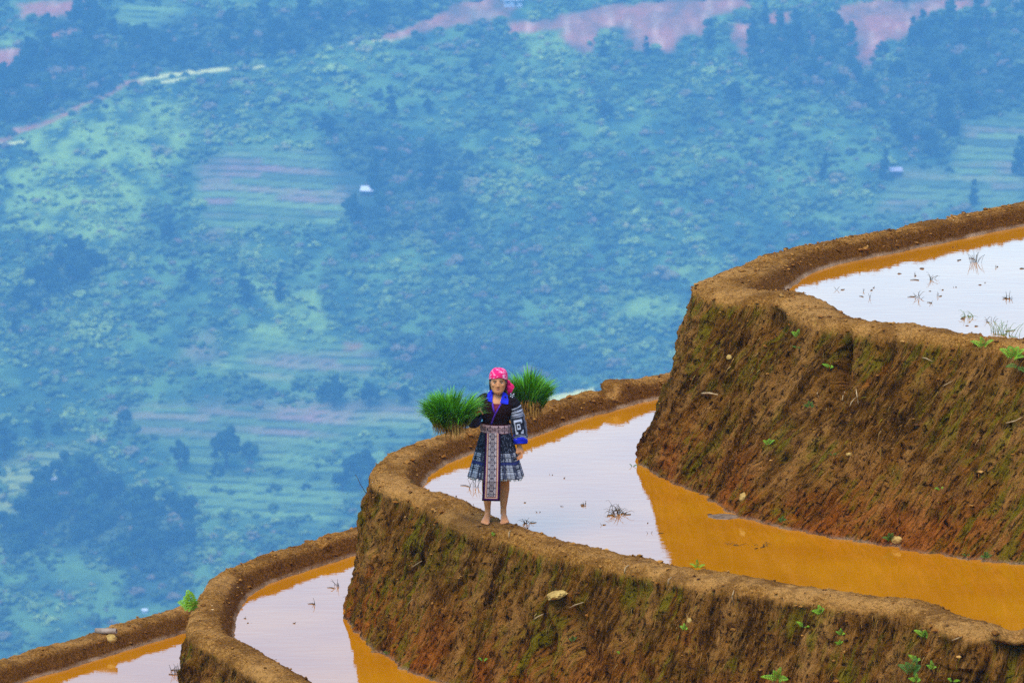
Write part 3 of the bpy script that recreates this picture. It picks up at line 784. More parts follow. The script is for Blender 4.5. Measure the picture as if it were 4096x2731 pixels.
# trees one can tell apart in the photograph
for (u, v, w, k, lab) in [
    (400, 1090, 62, 0, 'isolated dark round tree in the hazy scrub above a long dark grove at left'),
    (975, 1215, 78, 1, 'dark pointed tree alone on pale scrub, left of a smaller pointed tree'),
    (1120, 1205, 62, 1, 'small dark pointed tree standing right of a larger pointed tree on pale scrub'),
    (770, 1130, 70, 0, 'dark upright tree beside light green scrub, uphill from the two pointed trees'),
    (1405, 890, 92, 0, 'very dark round tree just below the striped field and the white-roofed hut'),
    (670, 960, 66, 0, 'dark round tree at the lower left edge of the striped field'),
    (155, 1745, 66, 0, 'dark round tree above the yellow-striped terraces at the far left'),
    (228, 1738, 52, 0, 'dark tree leaning to the right of the round tree above the yellow terraces'),
    (1335, 1625, 118, 0, 'broad dark tree at the left end of a row above the lavender field'),
    (1480, 1630, 84, 0, 'dark rounded tree second in the row above the lavender field'),
    (1290, 1610, 60, 0, 'small dark tree squeezed against the left of the broad tree above the lavender field'),
    (1620, 1612, 66, 0, 'dark tree farthest right in the row above the lavender field, near the seedlings'),
    (905, 1870, 130, 0, 'wide dark tree crown beside a bright green patch on the terraces'),
    (1000, 1850, 80, 2, 'grey-green tree crown at the right of the wide dark one by the bright green patch'),
    (720, 1885, 100, 0, 'dark round tree between two bright green patches on the terraces'),
    (870, 1905, 50, 0, 'little dark bushy tree below the wide dark crown on the terraces'),
    (1440, 1950, 150, 0, 'large dark tree partly hidden by the tip of the middle earth bank'),
    (1370, 1965, 80, 4, 'dark tree at the left foot of the large one by the bank tip'),
    (500, 1705, 66, 0, 'dark tree at the left end of the lavender field'),
    (20, 1840, 130, 0, 'dark clump of crown cut by the left edge above the yellow terraces'),
    (60, 1335, 40, 1, 'thin dark tree below the lower end of the long dark grove at far left'),
    (3690, 175, 78, 1, 'tall dark conifer beside the right-hand pink earth slip'),
    (3650, 190, 62, 1, 'dark conifer close to the left of the tall one at the pink slip'),
    (3740, 210, 70, 3, 'blue-green conifer in front of the tall dark ones at the pink slip'),
    (2412, 240, 48, 1, 'single dark conifer standing in front of the wide pink earth cut'),
    (2585, 225, 44, 1, 'short dark conifer between two pink tongues of bare earth'),
    (2840, 200, 60, 1, 'dark conifer right of the wide pink earth cut'),
    (3060, 120, 56, 1, 'narrow dark conifer above the gap between the two pink earth cuts'),
    (3120, 140, 60, 3, 'tall blue-green conifer right of the narrow one between the pink cuts'),
    (3185, 200, 80, 1, 'large dark conifer in the gap between the two pink cuts'),
    (3420, 330, 70, 0, 'dark tree at the foot of the pointed pink slip'),
    (3530, 230, 60, 0, 'round tree inside the notch of the right-hand pink slip'),
    (3790, 545, 90, 1, 'dark upright tree at the left corner of the lavender striped field on the right'),
    (3880, 450, 90, 0, 'big dark tree above the lavender striped field on the right'),
    (3540, 720, 66, 1, 'dark upright tree just left of the grey hut'),
    (3725, 630, 70, 0, 'dark tree uphill from the grey hut'),
    (4080, 700, 90, 1, 'dark tree at the right edge beside the striped field'),
    (3895, 820, 50, 1, 'small dark tree just over the upper paddy bank'),
    (380, 130, 62, 1, 'tall dark conifer in the upper left, left one of a close pair'),
    (450, 140, 58, 1, 'tall dark conifer in the upper left, right one of a close pair'),
    (2000, 370, 56, 0, 'isolated dark tree in the middle of the upper slope'),
    (1900, 300, 52, 0, 'dark tree uphill to the left of the isolated one on the upper slope'),
    (1560, 470, 74, 1, 'dark tall tree on the upper slope below the ridge'),
    (1715, 455, 58, 0, 'round dark tree on the upper slope right of a tall one'),
    (1310, 560, 90, 0, 'broad dark tree above the striped field in the centre left'),
    (2420, 480, 70, 0, 'dark crown in pale scrub at the top middle'),
    (2930, 420, 80, 0, 'dark crown on the slope below the gap between the pink cuts'),
    (3300, 720, 60, 1, 'dark upright tree on the right slope, downhill of a pale streak'),
]:
    far_tree(u, v, w, k, lab)
# woods: the same kinds again, told apart only by the wood they stand in
WOODS = [(DARK[0], 70, (46, 84), 'the top left ridge wood', 'trees of the ridge wood, top left', (1, 1, 0, 3, 0)),
         (DARK[1], 16, (60, 90), 'the long grove on the left slope', 'trees of the long dark grove', (0, 4, 0)),
         (DARK[2], 40, (60, 120), 'the thick lower left grove', 'trees of the lower left grove', (0, 4, 2)),
         (DARK[3], 22, (44, 74), 'the wood between the pink cuts', 'trees between the pink cuts', (1, 0, 3)),
         (DARK[4], 26, (46, 86), 'the top right corner wood', 'trees of the top right wood', (1, 0, 3, 0)),
         (DARK[5], 20, (44, 76), 'the scrub beyond the white-roofed hut', 'trees right of the white hut', (0, 1, 2)),
         (DARK[7], 10, (60, 110), 'the trees under the green terraces', 'trees below the green terraces', (0, 4, 2))]
ORD = 'first second third fourth fifth sixth seventh eighth ninth tenth eleventh twelfth'.split()
KIND = ('dark round tree', 'dark conifer', 'mid-green round tree', 'blue-green conifer', 'dark spreading tree')
WPTS = []
for poly, n, (w0, w1), where, grp, kinds in WOODS:
    a = np.array(poly)
    got, tries = [], 0
    while len(got) < n and tries < 6000:
        tries += 1
        u, v = rnd.uniform(a[:, 0].min(), a[:, 0].max()), rnd.uniform(a[:, 1].min(), a[:, 1].max())
        if u < -40 or v < 20 or sdist(poly, np.array([u]), np.array([v]))[0] > 0: continue
        if any(sdist(p, np.array([u]), np.array([v]))[0] < 8 for p in SOIL + FIELD): continue
        k_ind = len(got) < n * .45
        if k_ind and any(abs(u - g[0]) < 26 and abs(v - g[1]) < 40 for g in got): continue
        got.append((u, v, rnd.uniform(w0, w1) * (1.15 if k_ind else 1), rnd.choice(kinds)))
    ni = int(n * .45)
    ind, rest = got[:ni], got[ni:]
    WPTS += rest
    ind.sort(key=lambda g: g[1])
    nrow = 1 if ni < 7 else 2 if ni < 16 else 3
    for ri, ch in enumerate(np.array_split(np.arange(len(ind)), nrow)):
        row = sorted([ind[i] for i in ch], key=lambda g: g[0])
        rn = {1: ('row',), 2: ('upper row', 'lower row'), 3: ('upper row', 'middle row', 'lower row')}[nrow][ri]
        for i, (u, v, w_, kd) in enumerate(row):
            far_tree(u, v, w_, kd, f'{KIND[kd]}, {ORD[i]} from left, {rn} of {where}', grp)
wv_ = [(on_hill(u, v), w_, kd) for u, v, w_, kd in WPTS]
wv_ = [x for x in wv_ if x[0] is not None]
wm_ = bpy.data.meshes.new('far_woods')
wm_.from_pydata([tuple(x[0]) for x in wv_], [], [])
a_ = wm_.attributes.new('size', 'FLOAT', 'POINT'); a_.data.foreach_set('value', np.array([x[1] * (x[0] - Vector(CC)).length / FPX for x in wv_], np.float32))
a_ = wm_.attributes.new('turn', 'FLOAT', 'POINT'); a_.data.foreach_set('value', RNG.uniform(0, 6.28, len(wv_)).astype(np.float32))
woods = tag(link(bpy.data.objects.new('far_woods', wm_)), 'dark woods on the far hillside that merge into masses', kind='stuff')

# scrub: one mass of bushes
NB = 84000
bx = RNG.uniform(-430, 430, NB * 2) * KF
by = RNG.uniform(1440, 1960, NB * 2) * KF
ix = np.clip(np.searchsorted(xs, bx) - 1, 0, len(xs) - 2); iy = np.clip(np.searchsorted(ys, by) - 1, 0, len(ys) - 2)
fx = (bx - xs[ix]) / (xs[ix + 1] - xs[ix]); fy = (by - ys[iy]) / (ys[iy + 1] - ys[iy])
def bil(A): return (A[iy, ix] * (1 - fx) + A[iy, ix + 1] * fx) * (1 - fy) + (A[iy + 1, ix] * (1 - fx) + A[iy + 1, ix + 1] * fx) * fy
bz = bil(GZ)
open_ = np.clip(bil(m_soil) * 1.4 + bil(m_fld) * (0.86 + 0.5 * fbm(bx / 12 / KF, by / 20 / KF, 8.5, 2)) + bil(m_pale) * 1.5 + bil(m_lav) * .7, 0, 1)
dens = np.clip(0.55 + 0.9 * fbm(bx / 32 / KF, by / 48 / KF, 2.5, 3), 0.12, 1) * (1 - 0.35 * bil(m_light)) + 0.5 * bil(m_dark)
keep = RNG.uniform(0, 1, NB * 2) < np.clip(dens, 0, 1) * (1 - open_) * 0.80
bx, by, bz = bx[keep][:NB], by[keep][:NB], bz[keep][:NB]
hu, hv = project(np.stack([bx, by, bz], 1))
clear = np.ones(len(bx), bool)
for (a_, b_, w_) in ((1468, 790, 55), (3582, 712, 55), (2052, 30, 80), (213, 1932, 26), (580, 2455, 26)):
    clear &= ~((np.abs(hu - a_) < w_) & (hv > b_ - 20) & (hv < b_ + 50))
ki = np.where(keep)[0][:NB][clear]
keep = np.zeros_like(keep); keep[ki] = True
bx, by, bz = bx[clear], by[clear], bz[clear]
lt, dk = bil(m_light)[keep][:NB], bil(m_dark)[keep][:NB]
nb = len(bx)
pm = bpy.data.meshes.new('scrub')
pm.vertices.add(nb)
pm.vertices.foreach_set('co', np.stack([bx, by, bz - 0.5], 1).astype(np.float32).ravel())
pm.update()
tone = np.clip(RNG.normal(0.0, 0.27, nb) + 1.4 * fbm(bx / 18 / KF, by / 29 / KF, 1.5, 3), -1, 1)
tc = np.array([0.085, 0.160, 0.022]) + np.clip(tone, 0, 1)[:, None] * np.array([0.190, 0.240, 0.035]) - np.clip(-tone, 0, 1)[:, None] * np.array([0.060, 0.108, 0.014])
tc = tc + (np.array([0.25, 0.38, 0.045]) - tc) * (lt * (tone > -.35) * .8)[:, None]
tc = tc + (np.array([0.018, 0.042, 0.008]) - tc) * (dk * .7)[:, None]
brn = (RNG.uniform(0, 1, nb) < 0.10)[:, None]
tc = np.where(brn, tc * 0.5 + np.array([0.13, 0.09, 0.05]), tc)
tc = tc * np.array([1.40, 1.24, 1.2]) + np.array([0.0, 0.0, 0.02])  # extra blue in the tint stands for skylight scattered off the leaves
col_attr(pm, 'tint', np.clip(tc, 0.004, 1))
sc_ = RNG.lognormal(0.0, 0.42, nb) * 2.25 * KF * (1 + 0.35 * dk) * np.where(lt > .5, .72, 1)
sca = pm.attributes.new('size', 'FLOAT', 'POINT'); sca.data.foreach_set('value', np.clip(sc_, .8 * KF, 6.5 * KF).astype(np.float32))
rta = pm.attributes.new('turn', 'FLOAT', 'POINT'); rta.data.foreach_set('value', RNG.uniform(0, 6.28, nb).astype(np.float32))
scrub = tag(link(bpy.data.objects.new('scrub', pm)), 'mass of hazy green bushes covering the far hillside', kind='stuff')
bush_me = clump_mesh('bush', 77, 'bush'); bush_me.materials.append(M['bush'])
bp_ = on_hill(1850, 700)
bush0 = tag(link(bpy.data.objects.new('bush', bush_me)), 'single pale green bush in the scrub in the middle of the far slope', 'bush')
bush0.location = bp_; bush0.scale = (7, 7, 6.5)
def scatter(holder, source):
    ng = bpy.data.node_groups.new('scatter', 'GeometryNodeTree')
    ng.interface.new_socket('Geometry', in_out='INPUT', socket_type='NodeSocketGeometry')
    ng.interface.new_socket('Geometry', in_out='OUTPUT', socket_type='NodeSocketGeometry')
    gi, go = ng.nodes.new('NodeGroupInput'), ng.nodes.new('NodeGroupOutput')
    iop = ng.nodes.new('GeometryNodeInstanceOnPoints')
    oi = ng.nodes.new('GeometryNodeObjectInfo'); oi.inputs[0].default_value = source; oi.transform_space = 'ORIGINAL'
    def named(n_):
        a = ng.nodes.new('GeometryNodeInputNamedAttribute'); a.data_type = 'FLOAT'; a.inputs[0].default_value = n_
        return a.outputs[0]
    cx = ng.nodes.new('ShaderNodeCombineXYZ')
    ng.links.new(named('turn'), cx.inputs[2])
    ng.links.new(gi.outputs[0], iop.inputs['Points'])
    ng.links.new(oi.outputs['Geometry'], iop.inputs['Instance'])
    ng.links.new(cx.outputs[0], iop.inputs['Rotation'])
    ng.links.new(named('size'), iop.inputs['Scale'])
    ng.links.new(iop.outputs[0], go.inputs[0])
    holder.modifiers.new('scatter', 'NODES').node_group = ng
scatter(scrub, bush0)
scatter(woods, next(o for o in bpy.data.objects if o.data == PROTO[4][0]))

# ------------------------------------------------------------------ huts on the hillside
M['tin'] = plain('pale_tin_roof', (0.80, 0.78, 0.80), (0.88, 0.86, 0.88), 2, 0.5, 0.3)
M['greytin'] = plain('grey_roof', (0.42, 0.38, 0.44), (0.55, 0.50, 0.56), 2)
M['board'] = plain('dark_boards', (0.06, 0.045, 0.035), (0.12, 0.09, 0.07), 3)
M['plaster'] = plain('white_plaster', (0.70, 0.68, 0.70), (0.82, 0.80, 0.82), 2)
def bx_(bm, c, s):
    r = bmesh.ops.create_cube(bm, size=1.0)['verts']
    for v in r: v.co = Vector((v.co.x * s[0] + c[0], v.co.y * s[1] + c[1], v.co.z * s[2] + c[2]))
    return r
def hut(name, u, v, wpx, label, roof_m, wall_m, rz, rise=0.35, storeys=1):
    p = on_hill(u, v)
    s = wpx * (p - Vector(CC)).length / FPX
    e = tag(empty(name, p, rz), label, 'hut' if storeys == 1 else 'house')
    h = s * .30 * storeys
    b = bmesh.new(); bx_(b, (0, 0, h / 2 - .6), (s * .86, s * .5, h + 1.2)); w_ = bm_obj('wall', b, M[wall_m], e, False)
    b = bmesh.new()                     # one pitch of the roof falls towards the valley
    y0, y1, yr = -s * .42, s * .42, s * .05
    zs = (h + .1, h + s * rise, h + .1)
    th = .25
    for (ya, za, yb, zb) in ((y0, zs[0], yr, zs[1]), (yr, zs[1], y1, zs[2])):
        q8 = [(sx * s * .5, y_, z_ + dz) for dz in (0, th) for (y_, z_) in ((ya, za), (yb, zb)) for sx in (-1, 1)]
        V8 = [b.verts.new(q_) for q_ in q8]
        for f in ((0, 1, 3, 2), (4, 6, 7, 5), (0, 4, 5, 1), (2, 3, 7, 6), (0, 2, 6, 4), (1, 5, 7, 3)): b.faces.new([V8[i] for i in f])
    bm_obj('roof', b, M[roof_m], e, False)
    b = bmesh.new(); bx_(b, (s * .12, -s * .25, h * .38), (s * .13, .12, h * .76)); bm_obj('door', b, M['board'], e, False)
    for k in (-.26, .32):
        b = bmesh.new(); bx_(b, (s * k, -s * .25, h * .55), (s * .12, .12, h * .3)); bm_obj('window', b, M['board'], e, False)
    return e
hut('field_hut', 1468, 778, 52, 'small hut with a bright white roof at the edge of the striped field', 'tin', 'board', -.06, .34)
hut('field_hut', 3582, 700, 54, 'small grey-roofed hut beside the lavender striped field on the right', 'greytin', 'board', .05, .26)
hut('house', 2052, 22, 84, 'pale house half cut off by the top edge above the bare slope', 'tin', 'plaster', .04, .2, 1)
hut('field_hut', 213, 1925, 26, 'tiny pale hut just above the thick grove at lower left', 'tin', 'plaster', .1, .3)
hut('field_hut', 580, 2448, 24, 'tiny pale hut low in the valley above the bottom left bank', 'tin', 'plaster', -.1, .3)
# ------------------------------------------------------------------ the woman
MP = Vector(at(1982.6, 2085, BH))
woman = tag(empty('person', (MP.x, MP.y, BH - 0.005)), 'barefoot woman in a pink headscarf and embroidered dark dress carrying rice seedlings along the bank', 'person')
def L(xz, yz, y=0.0):                   # a point of the figure from its place in the enlarged photograph, y metres behind her middle
    return Vector(((xz - 745) * 0.001118, y, (1490 - yz) * 0.001135 - y * 0.176))
def ball(bm, c, r, seg=10):
    vs = bmesh.ops.create_uvsphere(bm, u_segments=seg, v_segments=max(6, seg // 2 + 2), radius=1.0)['verts']
    for v in vs: v.co = Vector((v.co.x * r[0], v.co.y * r[1], v.co.z * r[2])) + Vector(c)
    return vs
def rings_bm(bm, rows, n=28):
    """rows: z, centre x, centre y, rx, ry"""
    R = []
    for (z, cx_, cy_, rx, ry) in rows:
        R.append([bm.verts.new((cx_ + rx * math.sin(2 * math.pi * k / n), cy_ - ry * math.cos(2 * math.pi * k / n), z)) for k in range(n)])
    for a, b in zip(R[:-1], R[1:]):
        for k in range(n): bm.faces.new([a[k], a[(k + 1) % n], b[(k + 1) % n], b[k]])
    bm.faces.new(R[0][::-1]); bm.faces.new(R[-1])
    return R
HX = 0.025                              # head and neck stand a little right of the hips
bm = bmesh.new()
# trunk and neck
rings_bm(bm, [(0.80, 0.0, 0, .135, .10), (0.92, 0.0, 0, .145, .105), (1.00, .004, 0, .118, .088), (1.10, .010, -.005, .135, .100), (1.18, .016, -.008, .142, .098), (1.245, .020, 0, .135, .078), (1.275, HX, .008, .085, .060), (1.30, HX, .008, .048, .048), (1.36, HX, .005, .045, .047), (1.40, HX, .005, .046, .05)])
for s_ in (-1, 1): ball(bm, (HX + s_ * .125, 0.005, 1.232), (.05, .05, .045))
# head
rings_bm(bm, [(1.312, HX, -.062, .020, .022), (1.322, HX, -.055, .038, .040), (1.340, HX, -.040, .056, .062), (1.365, HX, -.022, .068, .078), (1.395, HX, -.012, .075, .088), (1.425, HX, -.004, .0785, .094), (1.455, HX, .004, .0755, .096), (1.485, HX, .010, .075, .095), (1.515, HX, .014, .067, .086), (1.54, HX, .016, .048, .062), (1.552, HX, .016, .022, .03)], 32)
tube_bm(bm, [(HX, -.092, 1.440), (HX, -.100, 1.420), (HX, -.108, 1.402), (HX, -.100, 1.392)], [.008, .010, .013, .010], 8)          # nose
for s_ in (-1, 1):
    ball(bm, (HX + s_ * .011, -.098, 1.398), (.008, .009, .007))
    ball(bm, (HX + s_ * .040, -.072, 1.408), (.024, .020, .022))       # cheekbone
    ball(bm, (HX + s_ * .030, -.079, 1.448), (.022, .012, .007))       # brow ridge
    ball(bm, (HX + s_ * .076, .006, 1.415), (.009, .020, .030))        # ear
ball(bm, (HX, -.086, 1.372), (.026, .012, .010)); ball(bm, (HX, -.083, 1.362), (.021, .012, .008))
ball(bm, (HX, -.078, 1.332), (.024, .018, .016))
# legs: hip, thigh, knee, calf, ankle
def leg(hip, knee, ank, heel, toe, side):
    hip, knee, ank, heel, toe = map(Vector, (hip, knee, ank, heel, toe))
    c = knee.lerp(ank, .32) + Vector((0, .012, 0))
    tube_bm(bm, [hip, hip.lerp(knee, .5), knee + Vector((0, -.005, .06)), knee, c, knee.lerp(ank, .68), ank + Vector((0, 0, .035)), ank + Vector((0, .002, -.035))], [.082, .068, .056, .050, (.053, .056), .039, .030, .031], 16)
    f = (toe - heel); f.z = 0; f.normalize(); sdv = Vector((f.y, -f.x, 0))
    ball(bm, heel + Vector((0, 0, .028)) + f * .012, (.031, .034, .030))
    b0 = heel + f * .03
    ring = []
    tube_bm(bm, [heel + f * .0 + Vector((0, 0, .040)), heel + f * .055 + Vector((0, 0, .048)), heel + f * .11 + Vector((0, 0, .032)), heel + f * .160 + Vector((0, 0, .021)), heel + f * .185 + Vector((0, 0, .015))], [(.026, .036), (.032, .040), (.039, .026), (.045, .018), (.038, .012)], 14)
    for k in range(5):
        o_ = (k - 2) * .0185 * side
        ln = [.050, .046, .041, .035, .028][k] if True else 0
        rr = [.0135, .0100, .0095, .0090, .0085][k]
        st_ = heel + f * (.175 - .010 * max(0, k - 1)) + sdv * o_ + Vector((0, 0, .013))
        tube_bm(bm, [st_ - f * .02, st_ + f * ln * .55 + Vector((0, 0, .001)), st_ + f * ln + Vector((0, 0, -.004))], [rr, rr, rr * .7], 8)
FZ = 0.004
leg((-.070, 0, .80), (-.088, -.035, .44), (-.080, .02, .105), (-.076, .045, FZ), (-.112, -.15, FZ), 1)
leg((.075, 0, .80), (.090, .00, .44), (.078, .04, .105), (.078, .065, FZ), (.096, -.14, FZ), -1)
# arms
def hand(wrist, knuck, curl, thumb_dir, spread, back):
    """palm from the wrist to the knuckles, four bent fingers, a thumb from the side of the palm"""
    wrist, knuck = Vector(wrist), Vector(knuck)
    f = (knuck - wrist).normalized(); s_ = Vector(spread).normalized(); nrm = Vector(back).normalized()
    rs = tube_bm(bm, [wrist - f * .02, wrist + f * .015, wrist.lerp(knuck, .5), knuck], [(.022, .019), (.026, .018), (.037, .016), (.036, .013)], 12)
    for k in range(4):
        o_ = s_ * ((k - 1.5) * .0195)
        ln = [.062, .072, .066, .050][k]
        p0 = wrist.lerp(knuck, .75) + o_ * .9
        p1 = knuck + o_ + f * .012
        c1, c2 = curl
        d1 = (f * math.cos(c1) - nrm * math.sin(c1)).normalized()
        d2 = (f * math.cos(c1 + c2) - nrm * math.sin(c1 + c2)).normalized()
        sp = o_ * .25
        p2 = p1 + d1 * ln * .55 + sp
        p3 = p2 + d2 * ln * .50 + sp
        tube_bm(bm, [p0, p1, p1.lerp(p2, .5), p2, p3], [.0095, .0092, .0088, .0085, .0062], 8)
    t0 = wrist.lerp(knuck, .28) + s_ * Vector(thumb_dir).dot(s_) * .02
    td = Vector(thumb_dir).normalized()
    tube_bm(bm, [t0, t0 + td * .026 + f * .012, t0 + td * .036 + f * .040, t0 + td * .032 + f * .062], [.013, .0115, .0098, .007], 8)
# her left arm hangs, elbow out
sh_l, el_l, wr_l = Vector((.150, .01, 1.225)), Vector((.232, .03, 1.03)), Vector((.236, -.035, .785))
tube_bm(bm, [sh_l, sh_l.lerp(el_l, .5), el_l, el_l.lerp(wr_l, .35), wr_l], [.044, .040, .036, .035, .024], 14)
hand(wr_l, L(966, 868, -.06), (.35, .55), (-.9, -.3, 0), (.55, -.80, .1), (.8, .55, .05))
# her right arm reaches to the pole at the front seedlings
sh_r, el_r, wr_r = Vector((-.105, .005, 1.235)), Vector((-.222, -.06, 1.035)), Vector((-.190, -.265, 1.155))
tube_bm(bm, [sh_r, sh_r.lerp(el_r, .5), el_r, el_r.lerp(wr_r, .35), wr_r], [.044, .040, .036, .035, .024], 14)
hand(wr_r, (-.178, -.318, 1.215), (1.0, 1.1), (.8, .3, .3), (.35, -.15, -.4), (-.3, -.5, .8))
skin_m = NT('skin')
n_ = skin_m.noise(objco(skin_m), 30, 3, 0.6)
skin_m.bsdf(skin_m.mix(n_, (0.44, 0.155, 0.050), (0.60, 0.255, 0.100)), 0.5, 0.35)
M['skin'] = skin_m.m
body = bm_obj('body', bm, M['skin'], woman)
rm = body.modifiers.new('remesh', 'REMESH'); rm.mode = 'VOXEL'; rm.voxel_size = 0.0042; rm.use_smooth_shade = True
sm = body.modifiers.new('smooth', 'SMOOTH'); sm.factor = 0.5; sm.iterations = 5

def simple(name, c, rough=0.8, spec=0.2, var=0.35, scale=60):
    return plain(name, tuple(v * (1 - var) for v in c), tuple(v * (1 + var) for v in c), scale, rough, spec)
M['eye_white'] = simple('eye_white', (.55, .50, .46), .3, .5, .1)
M['iris'] = simple('iris', (.012, .008, .006), .2, .5, .2)
M['hair'] = simple('hair', (.010, .007, .006), .45, .4, .4, 90)
M['lips'] = simple('lips', (.30, .075, .055), .4, .4, .15)
for s_ in (-1, 1):
    b = bmesh.new(); ball(b, (HX + s_ * .0325, -.0835, 1.4345), (.0135, .008, .0052), 12); ey = bm_obj('eye', b, M['eye_white'], woman)
    b = bmesh.new(); ball(b, (HX + s_ * .0325, -.0895, 1.4345), (.0060, .0034, .0055), 10); bm_obj('iris', b, M['iris'], ey)
    b = bmesh.new()
    tube_bm(b, [(HX + s_ * .014, -.0915, 1.4385), (HX + s_ * .030, -.0915, 1.4418), (HX + s_ * .047, -.0820, 1.4372)], [.0016, .0024, .0013], 6)
    bm_obj('eyelash', b, M['hair'], ey)
    b = bmesh.new()
    tube_bm(b, [(HX + s_ * .012, -.0935, 1.4515), (HX + s_ * .032, -.0925, 1.4570), (HX + s_ * .054, -.0795, 1.4520)], [.0022, .0036, .0018], 6)
    bm_obj('eyebrow', b, M['hair'], woman)
b = bmesh.new()
tube_bm(b, [(HX - .026, -.0885, 1.3680), (HX - .010, -.0990, 1.3715), (HX, -.1000, 1.3705), (HX + .010, -.0990, 1.3715), (HX + .026, -.0885, 1.3680)], [.0015, .0046, .0040, .0046, .0015], 8)
tube_bm(b, [(HX - .022, -.0880, 1.3645), (HX, -.0975, 1.3600), (HX + .022, -.0880, 1.3645)], [.0015, .0058, .0015], 8)
bm_obj('lips', b, M['lips'], woman)
# hair: shell behind the face and strands beside the neck
b = bmesh.new()
ball(b, (HX, .032, 1.455), (.080, .088, .090), 20)
for s_ in (-1, 1):
    for k in range(5):
        x0 = HX + s_ * (.066 + .003 * k)
        tube_bm(b, [(x0, -.035 + .02 * k, 1.47), (x0 + s_ * .006, -.022 + .02 * k, 1.41), (x0 - s_ * .002, .0 + .015 * k, 1.345 - .01 * k), (x0 - s_ * .012, .03, 1.285)], [.007, .009, .009, .005], 7)
ball(b, (HX, .075, 1.36), (.06, .035, .08), 14)
bm_obj('hair', b, M['hair'], woman)

# kerchief: tied round the head, lower at the back, tails at her left
KX = HX + .004
nu, nv = 48, 22
V, C = [], []
rk = random.Random(5)
for i in range(nv + 1):
    s = i / nv
    for j in range(nu):
        a = 2 * math.pi * j / nu
        fr = math.cos(a)                                     # 1 in front, -1 behind
        zl = 1.468 + .018 * max(0, fr) ** 2 - .075 * max(0, -fr) - .012 * abs(math.sin(a))
        e = s * math.pi / 2
        k = math.cos(e) ** 0.62
        fold = 1 + .018 * math.sin(a * 7 + s * 5) * (1 - s) + .012 * math.sin(a * 13 - s * 3) * (1 - s)
        rx, ry = .0945 * k * fold, .110 * k * fold
        V.append((KX + rx * math.sin(a), .012 - ry * fr, zl + (1.566 - zl) * math.sin(e) ** .85 + .004 * math.sin(a * 5)))
        u_, w_ = a / (2 * math.pi) * 26, s * 11
        wht = (pn(u_ * 1.0, w_ * 1.0, 4.2) > .20) or (abs((u_ + w_ * .7) % 5.2) < .35) 
        C.append((.78, .42, .55) if wht and not (abs(math.sin(a)) < .38 and fr > 0 and s < .42 and pn(u_ * 1.0, w_, 4.2) < .33) else (.72, .008, .120))
ker = add_mesh('headscarf', V, grid_faces(nv + 1, nu, True), vcol('scarf_cloth', .75, .2, .2, 80), woman)
col_attr(ker.data, 'col', C)
b = bmesh.new()
def ribbon(bm, pts, w, th=.003):
    """a flat band of cloth through pts with a width vector"""
    rows = []
    for p, wd in zip(pts, w):
        p, wd = Vector(p), Vector(wd)
        rows.append((bm.verts.new(p - wd), bm.verts.new(p + wd), bm.verts.new(p + wd + Vector((0, th, 0))), bm.verts.new(p - wd + Vector((0, th, 0)))))
    for a, c_ in zip(rows[:-1], rows[1:]):
        for k in range(4): bm.faces.new([a[k], a[(k + 1) % 4], c_[(k + 1) % 4], c_[k]])
    bm.faces.new(rows[0][::-1]); bm.faces.new(rows[-1])
ball(b, L(858, 235, .07), (.022, .024, .024))
ribbon(b, [L(855, 240, .06), L(868, 275, .05), L(880, 310, .04), L(872, 345, .04)], [(.012, 0, 0), (.022, .01, .004), (.024, .0, .006), (.010, 0, 0)])
ribbon(b, [L(855, 240, .06), L(888, 268, .06), L(905, 290, .05), L(895, 310, .05)], [(.010, 0, .01), (.014, 0, .016), (.010, 0, .016), (.004, 0, .004)])
ribbon(b, [L(858, 250, .07), L(855, 290, .06), L(862, 335, .05), L(866, 360, .05)], [(.010, 0, 0), (.014, .01, 0), (.010, 0, 0), (.004, 0, 0)])
bm_obj('scarf_tail', b, simple('scarf_pink', (.70, .012, .12), .75, .2, .3, 40), woman)

# jacket: closed trunk with a V neck, two sleeves
JR = [(0.985, .000, 0, .132, .102), (1.03, .004, 0, .128, .100), (1.08, .008, -.004, .142, .112), (1.13, .013, -.008, .152, .119), (1.18, .018, -.008, .157, .115), (1.22, .020, -.003, .160, .100), (1.25, .021, .002, .150, .086), (1.275, .022, .006, .118, .074), (1.292, HX, .008, .080, .064), (1.302, HX, .010, .064, .060)]
jz = [r_[0] for r_ in JR]
def jp(z, i): return float(np.interp(z, jz, [r_[i] for r_ in JR]))
def jfront(x, z, off=0.0):              # the jacket's front surface
    cx_, cy_, rx, ry = jp(z, 1), jp(z, 2), jp(z, 3), jp(z, 4)
    t_ = min(1.0, abs(x - cx_) / rx)
    return Vector((x, cy_ - ry * math.sqrt(max(0.0, 1 - t_ ** 2)) - off, z))
nz_, na_ = 64, 96
V, keepF = [], []
for i in range(nz_):
    z = jz[0] + (jz[-1] - jz[0]) * i / (nz_ - 1)
    for j in range(na_):
        a = 2 * math.pi * j / na_
        wr_ = 1 + .010 * math.sin(9 * a + z * 60) * (z < 1.12)
        V.append((jp(z, 1) + jp(z, 3) * wr_ * math.sin(a), jp(z, 2) - jp(z, 4) * wr_ * math.cos(a), z))
V = np.array(V); FQ = grid_faces(nz_, na_, True)
cen = V[FQ].mean(1)
vx0, vx1, vzb, vzt = -.022, .052, 1.128, 1.302
def in_v(x, z):
    s = np.clip((z - vzb) / (1.222 - vzb), 0, 1.7)
    lo, hi = -.008 - .020 * s, -.008 + .058 * s
    return (z > vzb) & (x > lo) & (x < hi)
FQ = FQ[~(in_v(cen[:, 0], cen[:, 2]) & (cen[:, 1] < 0))]
M['jacket'] = plain('dark_velvet', (.006, .0025, .0025), (.030, .011, .009), 110, .95, .05)
jk = add_mesh('jacket', V, FQ, M['jacket'], woman)
so_ = jk.modifiers.new('thick', 'SOLIDIFY'); so_.thickness = .004; so_.offset = 1
